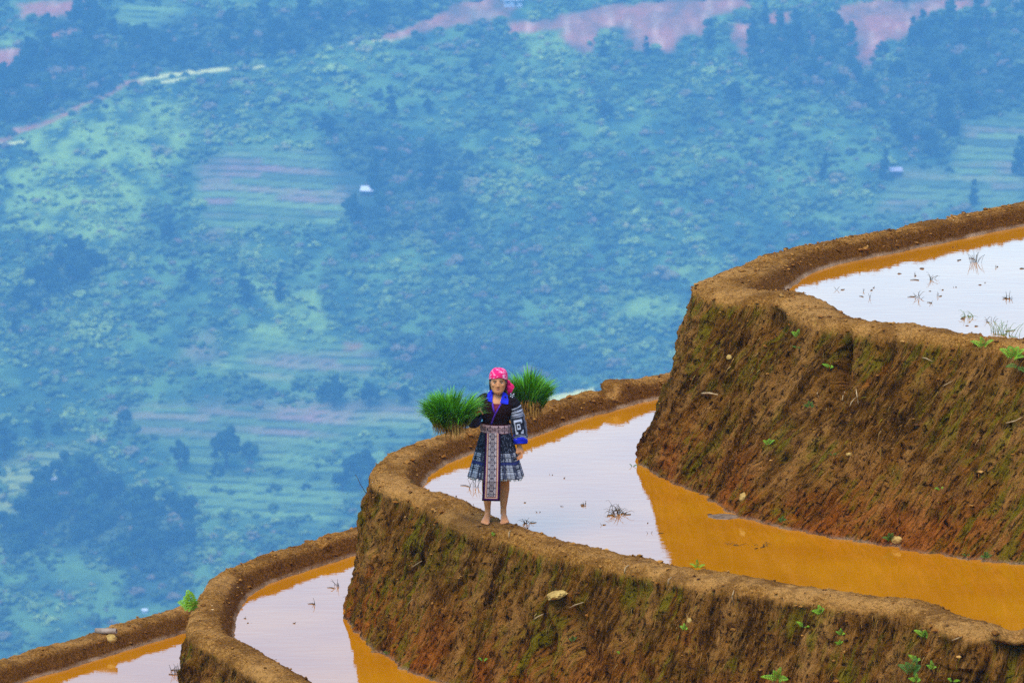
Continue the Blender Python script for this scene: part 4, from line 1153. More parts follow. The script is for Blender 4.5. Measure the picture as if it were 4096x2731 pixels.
# maroon undershirt in the V
V, C = [], []
for i in range(14):
    z = 1.11 + (1.222 - 1.11) * i / 13
    for j in range(14):
        x = -.05 + .13 * j / 13
        p = jfront(x, z, -.014); V.append(tuple(p))
us_ = add_mesh('undershirt', V, grid_faces(14, 14), simple('maroon_cloth', (.16, .018, .035), .85, .1, .35, 70), woman)
# blue edging of the crossed fronts
b = bmesh.new()
def edging(xzs, w, off):
    rows = []
    for (x, z) in xzs:
        rows.append((x, z))
    pts = [jfront(x, z, off) for x, z in rows]
    ribbon(b, pts, [(w, 0, w * .25)] * len(pts), .003)
edging([(.052, 1.224), (.038, 1.200), (.018, 1.165), (-.004, 1.128), (-.020, 1.085), (-.034, 1.045), (-.044, 1.012)], .009, .0065)
edging([(-.030, 1.235), (-.028, 1.205), (-.020, 1.170), (-.010, 1.135)], .008, .009)
bm_obj('edging', b, simple('violet_edging', (.075, .020, .30), .8, .15, .35, 80), woman)
# blue collar leaves, lying on the chest
M['blue'] = simple('blue_cloth', (.012, .018, .42), .75, .15, .3, 40)
def panel(name, poly, off, th, mat):
    b = bmesh.new()
    ft = [b.verts.new(jfront(x, min(z, 1.30), off) + Vector((0, 0, max(0, z - 1.30)))) for x, z in poly]
    bk = [b.verts.new(v.co + Vector((0, th, 0))) for v in ft]
    b.faces.new(ft); b.faces.new(bk[::-1])
    n = len(ft)
    for k in range(n): b.faces.new([ft[k], bk[k], bk[(k + 1) % n], ft[(k + 1) % n]])
    return bm_obj(name, b, mat, woman, False)
def XZ(x, y): return ((x - 745) * .001118, (1490 - y) * .001135 + .016)
panel('collar', [XZ(712, 312), XZ(690, 325), XZ(668, 362), XZ(644, 396), XZ(680, 404), XZ(716, 412), XZ(718, 360)], .016, .006, M['blue'])
panel('collar', [XZ(812, 330), XZ(838, 345), XZ(860, 375), XZ(861, 402), XZ(857, 430), XZ(820, 425), XZ(784, 414), XZ(800, 370)], .016, .006, M['blue'])
b = bmesh.new()
tube_bm(b, [(HX + .048 * math.cos(a), .010 + .050 * math.sin(a), 1.312 + .012 * math.sin(a)) for a in np.linspace(-.35, math.pi + .35, 14)], [(.006, .016)] * 14, 8)
bm_obj('collar_band', b, M['blue'], woman)

# sleeves
def sleeve(name, path, rad, na, nl, colf, mat, wrink=.06):
    P_ = resample([(*p, r_) for p, r_ in zip(path, rad)], .01) if False else None
    pp = np.array([tuple(p) for p in path]); tt = np.linspace(0, 1, len(pp)); ts = np.linspace(0, 1, nl)
    def cr(A):
        ext = np.concatenate([[2 * A[0] - A[1]], A, [2 * A[-1] - A[-2]]])
        out = []
        for t_ in ts * (len(A) - 1):
            i = min(int(t_), len(A) - 2); s = t_ - i; a_, b_, c_, d_ = ext[i:i + 4]
            out.append(.5 * (2 * b_ + (c_ - a_) * s + (2 * a_ - 5 * b_ + 4 * c_ - d_) * s * s + (3 * b_ - a_ - 3 * c_ + d_) * s ** 3))
        return np.array(out)
    cp = cr(pp); rr = cr(np.array(rad)[:, None])[:, 0]
    V, C = [], []
    for i in range(nl):
        d = Vector(cp[min(i + 1, nl - 1)] - cp[max(i - 1, 0)]).normalized()
        a_ = d.cross(Vector((0, -1, 0))).normalized(); b_ = a_.cross(d).normalized()
        for j in range(na):
            th = 2 * math.pi * j / na                        # 0 faces the camera
            w_ = 1 + wrink * math.sin(th * 4 + i * .35) * .5 + wrink * math.sin(i * .55 + 2 * math.cos(th)) * .6
            V.append(tuple(Vector(cp[i]) + (-b_ * math.cos(th) * -1 + a_ * math.sin(th)) * rr[i] * w_))
            C.append(colf(ts[i], th))
    o = add_mesh(name, V, grid_faces(nl, na, True), mat, woman)
    col_attr(o.data, 'col', C)
    so_ = o.modifiers.new('thick', 'SOLIDIFY'); so_.thickness = .003; so_.offset = 1
    return o
M['cloth'] = vcol('embroidered_cloth', .85, .1, .3, 120)
BLK, WHT, GRY, INK = (.010, .006, .007), (.40, .41, .49), (.10, .10, .13), (.012, .012, .020)
def maze(s, th):                        # pale batik labyrinth on the sleeve: rings of rectangles round a small square
    if s < .30: return BLK
    p = (s - .30) / .70
    x = ((th + math.pi) % (2 * math.pi) - math.pi) / 1.75     # -1..1 over the visible half
    if p < .17:
        if p < .03 or p > .14: return WHT
        return GRY if (x * 4.5) % 1 < .55 else INK
    if p > .95: return WHT
    y = (p - .56) / .40
    x, y = x * 1.25, y * 1.2
    d = max(abs(x) * 1.05, abs(y))
    if d < .16: return WHT if d > .09 else INK
    if d < .28: return INK
    if d < .44: return WHT if not (abs(x) < .16 and y > 0) and not (abs(y) < .18 and x < 0) else INK
    if d < .58: return GRY if (d * 30) % 1 < .5 else INK
    if d < .68: return INK
    if d < .78: return WHT if (d * 22) % 1 < .6 else GRY
    if d < .88: return GRY
    return INK if (d * 18) % 1 < .5 else (.34, .34, .40)
sleeve('sleeve', [(.125, .005, 1.262), (.172, .006, 1.205), (.200, .01, 1.135), (.222, .005, 1.04), (.245, -.02, .90), (.252, -.035, .835)], [.045, .064, .066, .072, .072, .064], 72, 110, maze, M['cloth'])
sleeve('cuff', [(.240, -.018, .900), (.246, -.026, .870), (.250, -.034, .838), (.252, -.042, .806)], [.066, .068, .069, .066], 40, 20, lambda s, t_: (.012, .018, .40), M['cloth'], .08)
sleeve('sleeve', [(-.070, .008, 1.278), (-.128, .006, 1.238), (-.180, -.02, 1.13), (-.215, -.065, 1.035), (-.208, -.16, 1.085), (-.186, -.275, 1.165)], [.036, .060, .066, .062, .056, .052], 48, 60, lambda s, t_: (.010, .006, .008) if s < .45 else ((.016, .018, .060) if (s * 40) % 1 < .7 else (.05, .05, .10)), M['cloth'])

# beaded ties at the shoulders
b = bmesh.new()
rk = random.Random(3)
for k in range(16):
    ball(b, L(rk.uniform(868, 912), rk.uniform(338, 385), rk.uniform(-.03, .05)), (.008, .008, .008), 6)
bm_obj('bead_tie', b, plain('teal_beads', (.10, .34, .36), (.62, .50, .58), 120, .5, .3), woman)['kind'] = 'stuff'
b = bmesh.new()
for k in range(7):
    ball(b, L(rk.uniform(672, 695), rk.uniform(308, 335), rk.uniform(-.02, .04)), (.007, .007, .007), 6)
bm_obj('bead_tie', b, plain('pale_beads', (.10, .34, .36), (.62, .50, .58), 120, .5, .3), woman)['kind'] = 'stuff'

# pleated skirt
def skirt_r(s, a, pleat=True):
    k = .12 * s ** .55 + .018 * s
    rx, ry = .138 + (.262 - .138) * (.25 * s + .75 * s ** .9), .108 + (.225 - .108) * s
    m = 1.0
    if pleat: m += (.012 + .050 * s) * math.sin(a * 34 + 1.5 * math.sin(a * 3)) + .035 * s * math.sin(a * 7 + 1) 
    return rx * m, ry * m
SZ0, SZ1 = .945, .468
def skirt_col(s, a):
    pl = math.sin(a * 34 + 1.5 * math.sin(a * 3))
    j = pn(a * 40, s * 12, 1.1)
    if s < .44:
        st_ = (.045, .047, .064) if pn(a * 46, s * 9, 2) > .16 else (.009, .009, .015)
        return st_ if pn(a * 90, s * 22, 6) > -.30 else (.17, .18, .25)
    p = (s - .44) / .56
    bands = [(.05, (.02, .02, .03)), (.10, (.52, .53, .62)), (.125, (.02, .02, .03)), (.17, (.58, .58, .66)), (.20, (.02, .02, .03)), (.23, (.45, .46, .55)), (.31, (.010, .010, .014)), (.34, (.42, .42, .52)), (.37, (.02, .02, .03)),
             (.47, (.026, .030, .110)), (.50, (.012, .012, .02)), (.54, (.60, .60, .68)), (.57, (.02, .02, .03)), (.60, (.48, .48, .58)), (.67, (.012, .012, .016)), (.70, (.5, .5, .6)), (.73, (.02, .02, .03)), (.80, (.62, .61, .68)), (.825, (.05, .05, .07)), (.87, (.58, .57, .66)), (.895, (.03, .03, .04)), (.94, (.52, .52, .60)), (.97, (.02, .02, .03)), (1.01, (.40, .40, .46))]
    c = next(c_ for e, c_ in bands if p <= e)
    if c[0] < .02 and (a * 60) % 1 < .4: c = (.40, .40, .50)
    if c[0] > .3 and (a * 52) % 1 < .42 and j > -.22: c = (.045, .045, .075)
    if c[0] > .3: c = (c[0] * .60, c[0] * .59, c[0] * .66)
    return c
nu, nv = 340, 90
V, C = [], []
for i in range(nv):
    s = i / (nv - 1)
    for j in range(nu):
        a = 2 * math.pi * j / nu
        rx, ry = skirt_r(s, a)
        V.append((.004 * s + rx * math.sin(a), -ry * math.cos(a), SZ0 + (SZ1 - SZ0) * s + .008 * s * math.sin(a * 5)))
        C.append(skirt_col(s, a))
sk = add_mesh('skirt', V, grid_faces(nv, nu, True), M['cloth'], woman)
col_attr(sk.data, 'col', C)
sk.modifiers.new('thick', 'SOLIDIFY').thickness = .003
b = bmesh.new()                         # tasselled hem
rk = random.Random(9)
for k in range(150):
    a = 2 * math.pi * k / 150
    rx, ry = skirt_r(1, a)
    z0 = SZ1 + .008 * math.sin(a * 5)
    p = Vector((.004 + rx * math.sin(a), -ry * math.cos(a), z0 + .002))
    tube_bm(b, [p, p + Vector((rk.gauss(0, .004), rk.gauss(0, .004), -rk.uniform(.012, .026)))], [.0022, .0040], 5)
hem = bm_obj('hem_tassels', b, plain('tassel_wool', (.02, .08, .08), (.62, .64, .58), 160, .9, .1), woman)
hem['kind'] = 'stuff'

# apron panel and belt with cross-stitch lattice
def lattice(x, y, dark=(.018, .008, .022), pale=(.40, .31, .30)):
    """x across -1..1, y along in units of one repeat"""
    f_ = y % 1.0 - .5
    d = max(abs(x) * .72, abs(f_))
    if .33 < d < .42 and abs(abs(x) * .72 - abs(f_)) > .05: return dark
    if abs(f_) > .46 and abs(x) < .5: return dark
    if d < .24:
        if d > .17: return dark
        return dark if (abs(x * .72) < .04 or abs(f_) < .04) else pale
    if abs(x) > .62 and abs(f_) < .07: return dark
    return pale if pn(x * 9, y * 16, 3) > -.30 else (.24, .16, .17)
AZ0, AZ1 = .930, .262
def apron_pt(s, t_):                    # s down, t -1..1 across
    z = AZ0 + (AZ1 - AZ0) * s
    hw = .079 + .011 * s
    cx_ = -.028 - .006 * s - .012 * s * s
    x = cx_ + hw * t_
    ss = min(1.0, (SZ0 - z) / (SZ0 - SZ1))
    rx, ry = skirt_r(ss, 0, False)
    y = -(ry * 1.06 + .012) * math.sqrt(max(0, 1 - (x / (rx * 1.5)) ** 2))
    if z < SZ1: y += (SZ1 - z) * .10
    return (x, y + .004 * math.sin(s * 9 + t_ * 2), z)
def apron_col(s, t_):
    edge = max(abs(t_), 1 - (1 - s) * 668 / 85 * 1.0 if s > .5 else 0)
    e = max(abs(t_), 1 - (1 - s) * (AZ0 - AZ1) / .085)
    if e > .80: return (.012, .004, .014)
    if e > .73: return (.11, .012, .10)
    if e > .685: return (.022, .006, .02)
    if e > .625: return (.66, .42, .22)
    if e > .52: return (.30, .05, .06) if (s * 100) % 1 < .5 else (.50, .26, .20)
    if e > .47: return (.03, .012, .03)
    return lattice(t_ / .47, s * 10.6)
def cell_mesh(name, fn, colf, nu, nv, wrap=False):
    """a sheet whose colours are kept per face, so the stitched pattern stays crisp"""
    V = [fn(i / (nv - 1), (2 * j / (nu - 1) - 1) if not wrap else 2 * math.pi * j / nu) for i in range(nv) for j in range(nu)]
    FQ = grid_faces(nv, nu, wrap)
    o = add_mesh(name, V, FQ, M['cloth'], woman)
    C = []
    for i in range(nv - 1):
        for j in range(nu if wrap else nu - 1):
            C.append(colf((i + .5) / (nv - 1), (2 * (j + .5) / (nu - 1) - 1) if not wrap else 2 * math.pi * (j + .5) / nu))
    col_attr(o.data, 'col', C, 'FACE')
    m_ = o.modifiers.new('thick', 'SOLIDIFY'); m_.thickness = .004
    return o
cell_mesh('apron', apron_pt, apron_col, 74, 250)
def belt_pt(s, a):
    k = 1 + .02 * math.sin(s * math.pi)
    return (.147 * k * math.sin(a), -.122 * k * math.cos(a), 1.012 + (.918 - 1.012) * s - .006 * math.sin(a))
def belt_col(s, a):
    if s < .06 or s > .94: return (.05, .006, .012)
    if s < .12 or s > .88: return (.36, .22, .22)
    return lattice((s - .5) / .36, a * 2.45, (.022, .008, .014), (.44, .27, .27))
cell_mesh('sash', belt_pt, belt_col, 300, 30, True)

# ------------------------------------------------------------------ carrying pole and the two loads of seedlings
WL = woman.location
M['bamboo'] = plain('old_bamboo', (.030, .016, .007), (.07, .038, .015), 14, .5, .3)
b = bmesh.new()
pole_pts = [Vector(p) + WL for p in ((-.47, -.62, 1.15), (-.30, -.34, 1.205), (-.105, -.02, 1.268), (.10, .33, 1.25), (.36, .76, 1.16))]
tube_bm(b, pole_pts, [.011, .013, .015, .013, .011], 10)
tag(bm_obj('carrying_pole', b, M['bamboo']), 'brown bamboo carrying pole over her right shoulder, ends buried in the seedlings', 'pole')
M['seedling'] = vcol('rice_leaf', .5, .35, .25, 25)
def seedlings(x, y, z, label, seed, n, wx, wy, hgt):
    r = np.random.default_rng(seed)
    e = tag(empty('seedling_bundle', (WL.x + x, WL.y + y, WL.z + z)), label, 'rice seedlings', 'loads of rice seedlings on the pole')
    a = r.uniform(0, 2 * np.pi, n); rad = np.sqrt(r.uniform(0, 1, n))
    bx0, by0 = np.cos(a) * rad * wx * .50, np.sin(a) * rad * wy * .5
    kc = 46                               # planted in bunches that lean together
    ca, cr_ = r.uniform(0, 2 * np.pi, kc), np.sqrt(r.uniform(0, 1, kc))
    ci = r.integers(0, kc, n)
    a, rad = ca[ci] + r.normal(0, .10, n), np.clip(cr_[ci] + r.normal(0, .07, n), 0, 1.05)
    bx0, by0 = np.cos(a) * rad * wx * .50, np.sin(a) * rad * wy * .5
    lean = rad * 1.06 + r.normal(0, .22, n) + r.normal(0, .18, kc)[ci]
    la = a + r.normal(0, .38, n) + r.normal(0, .35, kc)[ci]
    L_ = hgt * r.normal(1.0, .13, n).clip(.6, 1.25) * (1.1 - .22 * rad) * r.uniform(.88, 1.1, kc)[ci]
    ns = 6
    V = np.zeros((n, ns, 2, 3)); C = np.zeros((n, ns, 2, 3))
    px, py, pz = bx0.copy(), by0.copy(), .03 + r.uniform(-.03, .03, n)
    el = np.pi / 2 - lean * .46
    w0 = r.uniform(.0032, .0066, n)
    ph = r.uniform(0, 2 * np.pi, n)
    base = np.array([.26, .19, .020]); mid = np.array([.040, .170, .0025]); tip = np.array([.140, .430, .008])
    tone = r.uniform(.35, 1.3, n) * r.uniform(.6, 1.3, kc)[ci]
    for k in range(ns):
        s = k / (ns - 1)
        w = w0 * (1 - s ** 2.2) + .0004
        V[:, k, 0] = np.stack([px - w * np.cos(ph), py - w * np.sin(ph), pz], 1)
        V[:, k, 1] = np.stack([px + w * np.cos(ph), py + w * np.sin(ph), pz], 1)
        cc = base + (mid - base) * min(1, s / .22) if s < .22 else mid + (tip - mid) * (s - .22) / .78
        C[:, k, :, :] = (cc * tone[:, None])[:, None, :]
        st_ = L_ / (ns - 1)
        px = px + np.cos(la) * np.cos(el) * st_; py = py + np.sin(la) * np.cos(el) * st_; pz = pz + np.sin(el) * st_
        el = el - (.13 + .24 * np.clip(lean, 0, 2)) * (.35 + 1.0 * s) * r.uniform(.5, 1.3, n)
    idx = np.arange(n * ns * 2).reshape(n, ns, 2)
    F = np.stack([idx[:, :-1, 0], idx[:, :-1, 1], idx[:, 1:, 1], idx[:, 1:, 0]], -1).reshape(-1, 4)
    lv = add_mesh('leaf_blades', V.reshape(-1, 3), F, M['seedling'], e)
    col_attr(lv.data, 'col', C.reshape(-1, 3)); lv['kind'] = 'stuff'
    m = 520
    a = r.uniform(0, 2 * np.pi, m); rad = np.sqrt(r.uniform(.05, 1, m))
    p0 = np.stack([np.cos(a) * rad * wx * .49, np.sin(a) * rad * wy * .49, .07 + r.uniform(-.05, .04, m)], 1)
    cl = np.round(a / .55) * .55                                         # roots hang in little bunches
    p1 = p0 * np.array([1, 1, 0]) + np.stack([.012 * np.cos(cl), .012 * np.sin(cl), -.02 - r.gamma(2, .016, m)], 1)
    pm_ = (p0 + p1) / 2 + r.normal(0, .008, (m, 3))
    w = r.uniform(.002, .0055, m)
    o_ = np.stack([np.cos(a + 1.57), np.sin(a + 1.57), 0 * a], 1) * w[:, None]
    V = np.stack([p0 - o_, p0 + o_, pm_ + o_ * .9, pm_ - o_ * .9, p1 + o_ * .25, p1 - o_ * .25], 1).reshape(-1, 3)
    q0 = np.arange(m) * 6
    F = np.concatenate([np.stack([q0, q0 + 1, q0 + 2, q0 + 3], 1), np.stack([q0 + 3, q0 + 2, q0 + 4, q0 + 5], 1)])
    ro = add_mesh('roots', V, F, M['fibre'], e)
    pal = np.array([[.36, .17, .030], [.18, .075, .012], [.55, .31, .07], [.08, .034, .006]])
    col_attr(ro.data, 'col', np.repeat(pal[r.choice(4, m, p=[.4, .3, .18, .12])] * r.uniform(.7, 1.3, (m, 1)), 6, 0)); ro['kind'] = 'stuff'
    b = bmesh.new()
    for k in range(26):
        a_ = r.uniform(0, 6.28); d_ = math.sqrt(r.uniform(0, .8)) * .46
        ball(b, (math.cos(a_) * d_ * wx, math.sin(a_) * d_ * wy, .045 + r.uniform(-.02, .03)), (r.uniform(.03, .06), r.uniform(.03, .05), r.uniform(.02, .04)), 7)
    bm_obj('root_mat', b, plain('root_mud', (.09, .040, .007), (.28, .14, .03), 40, .95, .05), e)
    b = bmesh.new()
    tube_bm(b, [(wx * .40 * math.cos(t_), wy * .40 * math.sin(t_), .10) for t_ in np.linspace(0, 2 * math.pi, 20)], [.006] * 20, 6, False)
    bm_obj('tie', b, M['bamboo'], e)
    return e
pf, pb = L(345, 624, -.46), L(1040, 478, .62)
seedlings(pf.x, pf.y, pf.z, 'bushy green rice seedlings with muddy roots, the load nearer the viewer on her right', 21, 1900, .37, .34, .315)
seedlings(pb.x, pb.y, pb.z, 'bushy green rice seedlings rising behind her left shoulder, the load farther from the viewer', 22, 1600, .29, .30, .32)
# ------------------------------------------------------------------ small growth and odd things on the banks and in the water
DG = bpy.context.evaluated_depsgraph_get()
TREES = []
for nme in ('upper_terrace_bank', 'middle_terrace_bank', 'lower_terrace_bank', 'lowest_terrace_bank', 'next_terrace_bank'):
    TREES.append(BVHTree.FromObject(BANKS[nme]['o'], DG))
for nme in ('upper_water', 'middle_water', 'lower_water', 'lowest_water'):
    TREES.append(BVHTree.FromObject(bpy.data.objects[nme], DG))
def spot(u, v):                         # the nearest bank or water surface seen at u, v
    d = Vector(ray(u, v)); best = None
    for tr in TREES:
        h = tr.ray_cast(Vector(CC), d)
        if h[0] is not None and (best is None or h[3] < best[2]): best = (h[0], h[1], h[3])
    if best is None: return None
    n = best[1]
    if n.dot(d) > 0: n = -n
    return best[0], n
M['fern'] = plain('young_fern', (.075, .185, .004), (.22, .40, .010), 40, .55, .3)
M['fern_dark'] = plain('dark_leaf', (.030, .085, .006), (.08, .17, .012), 40, .6, .3)
M['drygrass'] = plain('dead_grass', (.030, .020, .008), (.10, .07, .03), 50, .9, .1)
M['greengrass'] = plain('water_grass', (.06, .13, .010), (.16, .26, .03), 50, .6, .2)
M['twig'] = plain('bleached_twig', (.24, .14, .06), (.46, .32, .17), 30, .9, .1)
M['rock'] = plain('yellow_rock', (.27, .15, .032), (.50, .32, .09), 9, .85, .2, .02)
M['clod'] = plain('wet_clod', (.035, .016, .006), (.10, .045, .015), 20, .7, .3, .01)
M['redclod'] = plain('red_clod', (.22, .06, .02), (.38, .12, .04), 12, .9, .1, .01)

def frond_mesh(bm, base, dirv, up, ln, pairs, leaf_w):
    """an arching stem with two rows of toothed leaflets"""
    base, d, up = Vector(base), Vector(dirv).normalized(), Vector(up).normalized()
    side = d.cross(up).normalized()
    pts = []
    for k in range(pairs + 2):
        s = k / (pairs + 1)
        pts.append(base + d * ln * s + up * ln * (.45 * s - .62 * s * s))
    tube_bm(bm, pts, [.0022 * (1 - .7 * k / (pairs + 1)) + .0005 for k in range(pairs + 2)], 4)
    for k in range(1, pairs + 1):
        s = k / (pairs + 1)
        w = leaf_w * (1 - s) ** .75 * min(1, s * 4 + .25)
        for sg in (-1, 1):
            p = pts[k]; t_ = (pts[k + 1] - pts[k - 1]).normalized()
            o = (side * sg + t_ * .35).normalized()
            nn = t_.cross(o).normalized()
            hw = ln / (pairs + 1) * .44
            droop = -up * w * .22
            a, b_, c_, e_ = p + t_ * hw * .3, p + o * w * .5 + t_ * hw * 1.2, p + o * w + droop, p + o * w * .5 - t_ * hw * .9
            m_ = p + o * w * .5 + nn * .003
            A = [bm.verts.new(q_) for q_ in (a, b_, c_, e_, m_)]
            for i0, i1 in ((0, 1), (1, 2), (2, 3), (3, 0)): bm.faces.new([A[i0], A[i1], A[4]])
def fern(u, v, spx, n, label, dark=False, seed=0, tilt=(0, 0)):
    r = random.Random(seed * 31 + int(u))
    sp_ = spot(u, v)
    if sp_ is None: return
    p, nr = sp_
    dist = (p - Vector(CC)).length
    ln = .74 * spx * dist / FPX
    e = tag(empty('fern', p), label, 'fern', None)
    sd_ = nr.cross(Vector((0, 0, 1)))
    sd_ = sd_.normalized() if sd_.length > .1 else Vector((1, 0, 0))
    for k in range(n):
        a = (k / max(1, n - 1) - .5) * 2.3 + r.uniform(-.25, .25) + tilt[0] if n > 1 else tilt[0]
        out = (nr * .75 + Vector((0, -.45, .15))).normalized()
        d = sd_ * math.sin(a) * -1 + Vector((0, 0, 1)) * (math.cos(a) * .85 + tilt[1]) + out * r.uniform(.35, .75)
        bm = bmesh.new()
        up = (out + Vector((0, 0, .6))).normalized()
        frond_mesh(bm, nr * -.01, d, up, ln * r.uniform(.7, 1.1), 9, ln * .34 * r.uniform(.8, 1.15))
        o = bm_obj('frond', bm, M['fern_dark' if dark else 'fern'], e, False)
    return e
fern(3190, 1345, 62, 3, 'bright green fern high on the tall right bank, with a smaller one just under it', seed=1)
fern(3186, 1388, 42, 2, 'small dull green fern hanging below the bright one on the tall right bank', True, 2, (0, -.5))
fern(3320, 1470, 52, 2, 'small fern at the left edge of the dark hollow in the tall right bank', seed=3)
fern(3935, 1386, 92, 3, 'bright fern over the lip of the tall right bank near its grass tuft', seed=4, tilt=(-.3, 0))
fern(4055, 1430, 120, 5, 'large bright fern at the right edge, high on the tall bank', seed=5, tilt=(.3, 0))
fern(4070, 1462, 80, 2, 'drooping dull fern under the large one at the right edge', True, 6, (.4, -.8))
fern(3075, 1775, 54, 3, 'small fern alone low on the tall right bank', seed=7)
fern(1975, 2140, 40, 2, 'tiny bright fern on the bank face right below her feet', seed=8)
fern(2790, 2268, 74, 3, 'bright fern growing on the crest where white water meets orange water', seed=9)
fern(2740, 2516, 46, 3, 'little bright fern with round leaves on the middle bank face', seed=10)
fern(3285, 2450, 72, 3, 'bright fern just below the crest, right of the middle of the long bank', seed=11, tilt=(-.4, 0))
fern(3215, 2505, 52, 2, 'small fern lower left of another on the long bank face', seed=12, tilt=(.4, 0))
fern(3365, 2535, 42, 3, 'small fern in a vertical pair, the upper one, on the long bank', seed=13)
fern(3360, 2575, 54, 3, 'small fern in a vertical pair, the lower one, on the long bank', seed=14)
fern(3700, 2545, 80, 3, 'tall thin fern under the bend of the crest at lower right', seed=15)
fern(3665, 2640, 60, 3, 'bright fern tip above the large dull fern at lower right', seed=16)
fern(3650, 2690, 120, 5, 'large dull green fern near the bottom edge at lower right', True, 17, (.2, 0))
fern(3730, 2672, 60, 3, 'curling bright fern right of the large dull one near the bottom edge', seed=18)
fern(3110, 2715, 96, 4, 'bright fern cut by the bottom edge right of the middle', seed=19)
fern(3665, 2722, 60, 3, 'bright fern at the bottom edge under the large dull one', seed=20)
fern(3810, 2722, 50, 2, 'bright sprig at the bottom edge, the one farthest right', seed=21)
fern(2480, 2612, 36, 2, 'tiny green sprig low on the long bank, right of the rock', seed=22)
fern(1932, 2640, 40, 2, 'tiny bright sprig near the bottom edge left of the rock', seed=23)
fern(1552, 2612, 40, 2, 'small sprig at the waterline of the lower left paddy', True, 24)
fern(2290, 2560, 46, 3, 'dull green leaves in the hollow beneath the yellow rock', True, 25)
fern(2530, 1865, 40, 2, 'small dull plant at the waterline corner of the tall right bank', True, 26)
fern(3130, 2085, 50, 3, 'dull little plant on the waterline left of the middle of the tall bank', True, 27)
fern(3560, 2160, 70, 4, 'low dull plant by the yellow stone on the far waterline', True, 28)
fern(3940, 2228, 60, 4, 'low dull plant on the waterline at the right edge', True, 29)
fern(3868, 2222, 36, 2, 'tiny dull plant on the waterline just left of the plant near the right edge', True, 33)
fern(3760, 1955, 40, 2, 'pale thin plant on the red part of the tall bank', seed=30)
fern(912, 2262, 70, 4, 'bright fern alone on the back crest of the lower left bank', seed=31)
fern(775, 2440, 135, 6, 'big bright fern hanging off the left tip of the lower left bank', seed=32, tilt=(-.7, .1))
fern(3330, 1820, 32, 2, 'tiny grey-green sprig in the middle of the tall bank face', True, 34)
fern(3240, 1625, 52, 4, 'grey-green creeping plant in the middle of the tall bank', True, 35)
fern(1600, 1790, 36, 2, 'small pale sprig on the back crest beneath the near seedlings', seed=36)

def tuft(u, v, spx, n, label, green=False, spread=1.0, seed=0, name='grass_tuft'):
    r = random.Random(seed * 17 + 3)
    sp_ = spot(u, v)
    if sp_ is None: return
    p, _n = sp_
    s = spx * (p - Vector(CC)).length / FPX
    bm = bmesh.new()
    for k in range(n):
        a = r.uniform(0, 6.28); l_ = s * r.uniform(.45, 1.1); t_ = r.uniform(.1, 1.0) * spread
        b0 = Vector((r.gauss(0, s * .28 * spread), r.gauss(0, s * .28), -.02))
        d = Vector((math.cos(a) * math.sin(t_), math.sin(a) * math.sin(t_), math.cos(t_)))
        pts = [b0, b0 + d * l_ * .5, b0 + d * l_ * .85 + Vector((math.cos(a), math.sin(a), -.2)) * l_ * .15 * spread, b0 + d * l_ + Vector((math.cos(a), math.sin(a), -.75)) * l_ * .3 * spread]
        tube_bm(bm, pts, [.0026, .0023, .0017, .0007], 4)
    for k in range(max(1, n // 5)):     # flattened dead bits on the water
        a = r.uniform(0, 6.28); b0 = Vector((r.gauss(0, s * .5), r.gauss(0, s * .5), .004))
        tube_bm(bm, [b0, b0 + Vector((math.cos(a), math.sin(a), .02)) * s * .4, b0 + Vector((math.cos(a + .4), math.sin(a + .4), .01)) * s * .7], [.004, .004, .002], 4)
    o = bm_obj(name, bm, M['greengrass' if green else 'drygrass'])
    o.location = p
    return tag(o, label, 'grass')
tuft(2475, 2055, 62, 26, 'largest dark grass tuft standing in the white water behind the woman', spread=1.1, seed=1)
tuft(2110, 2092, 40, 12, 'sparse dark grass stalks in the water right beside her feet', spread=1.0, seed=2)
tuft(1900, 1950, 60, 9, 'thin stalks in the water behind her skirt hem at left', seed=3, spread=.6)
tuft(3040, 2185, 40, 10, 'dead flattened weeds on orange water, right one of two', spread=1.4, seed=4)
tuft(2925, 2180, 36, 8, 'dead flattened weeds on orange water, left one of two', spread=1.4, seed=5)
tuft(3900, 1050, 60, 14, 'tall thin grass tuft in the upper paddy, farthest back', spread=.5, seed=6)
tuft(3875, 1268, 46, 12, 'sprawling little plant in the upper paddy close to the bank', True, 1.1, 7)
tuft(4020, 1340, 90, 16, 'bright green grass tuft growing where the upper water meets the bank', True, .7, 8)
tuft(3985, 1330, 60, 9, 'shorter green blades left of the bright tuft by the upper bank', True, .9, 9)
tuft(3730, 1120, 50, 7, 'dark bent stalks in the middle of the upper paddy', spread=.9, seed=10)
tuft(3670, 1190, 44, 7, 'dark stalks low in the upper paddy near the bank', spread=.7, seed=11)
tuft(1352, 2345, 46, 7, 'dark forked stalk in the lower left water beside the tall face', spread=.7, seed=12)
tuft(1258, 2420, 40, 3, 'single thin stalk in the middle of the lower left water', spread=.3, seed=13)
tuft(700, 2690, 60, 12, 'dry stems leaning against the lowest bank face at the water', spread=.9, seed=14)
tuft(2680, 1648, 40, 2, 'lone dark stalk in the far water near the tall bank', spread=.3, seed=15)
tuft(4030, 1195, 40, 10, 'dark tangled weeds at the right of the upper paddy', spread=1.0, seed=16)
tuft(3960, 1285, 36, 6, 'dark twisted stalk in the upper paddy near the right edge', spread=1.0, seed=17)
tuft(1640, 1925, 30, 8, 'dark crumbs of weed at the tip of the water behind the bank', spread=1.4, seed=18)
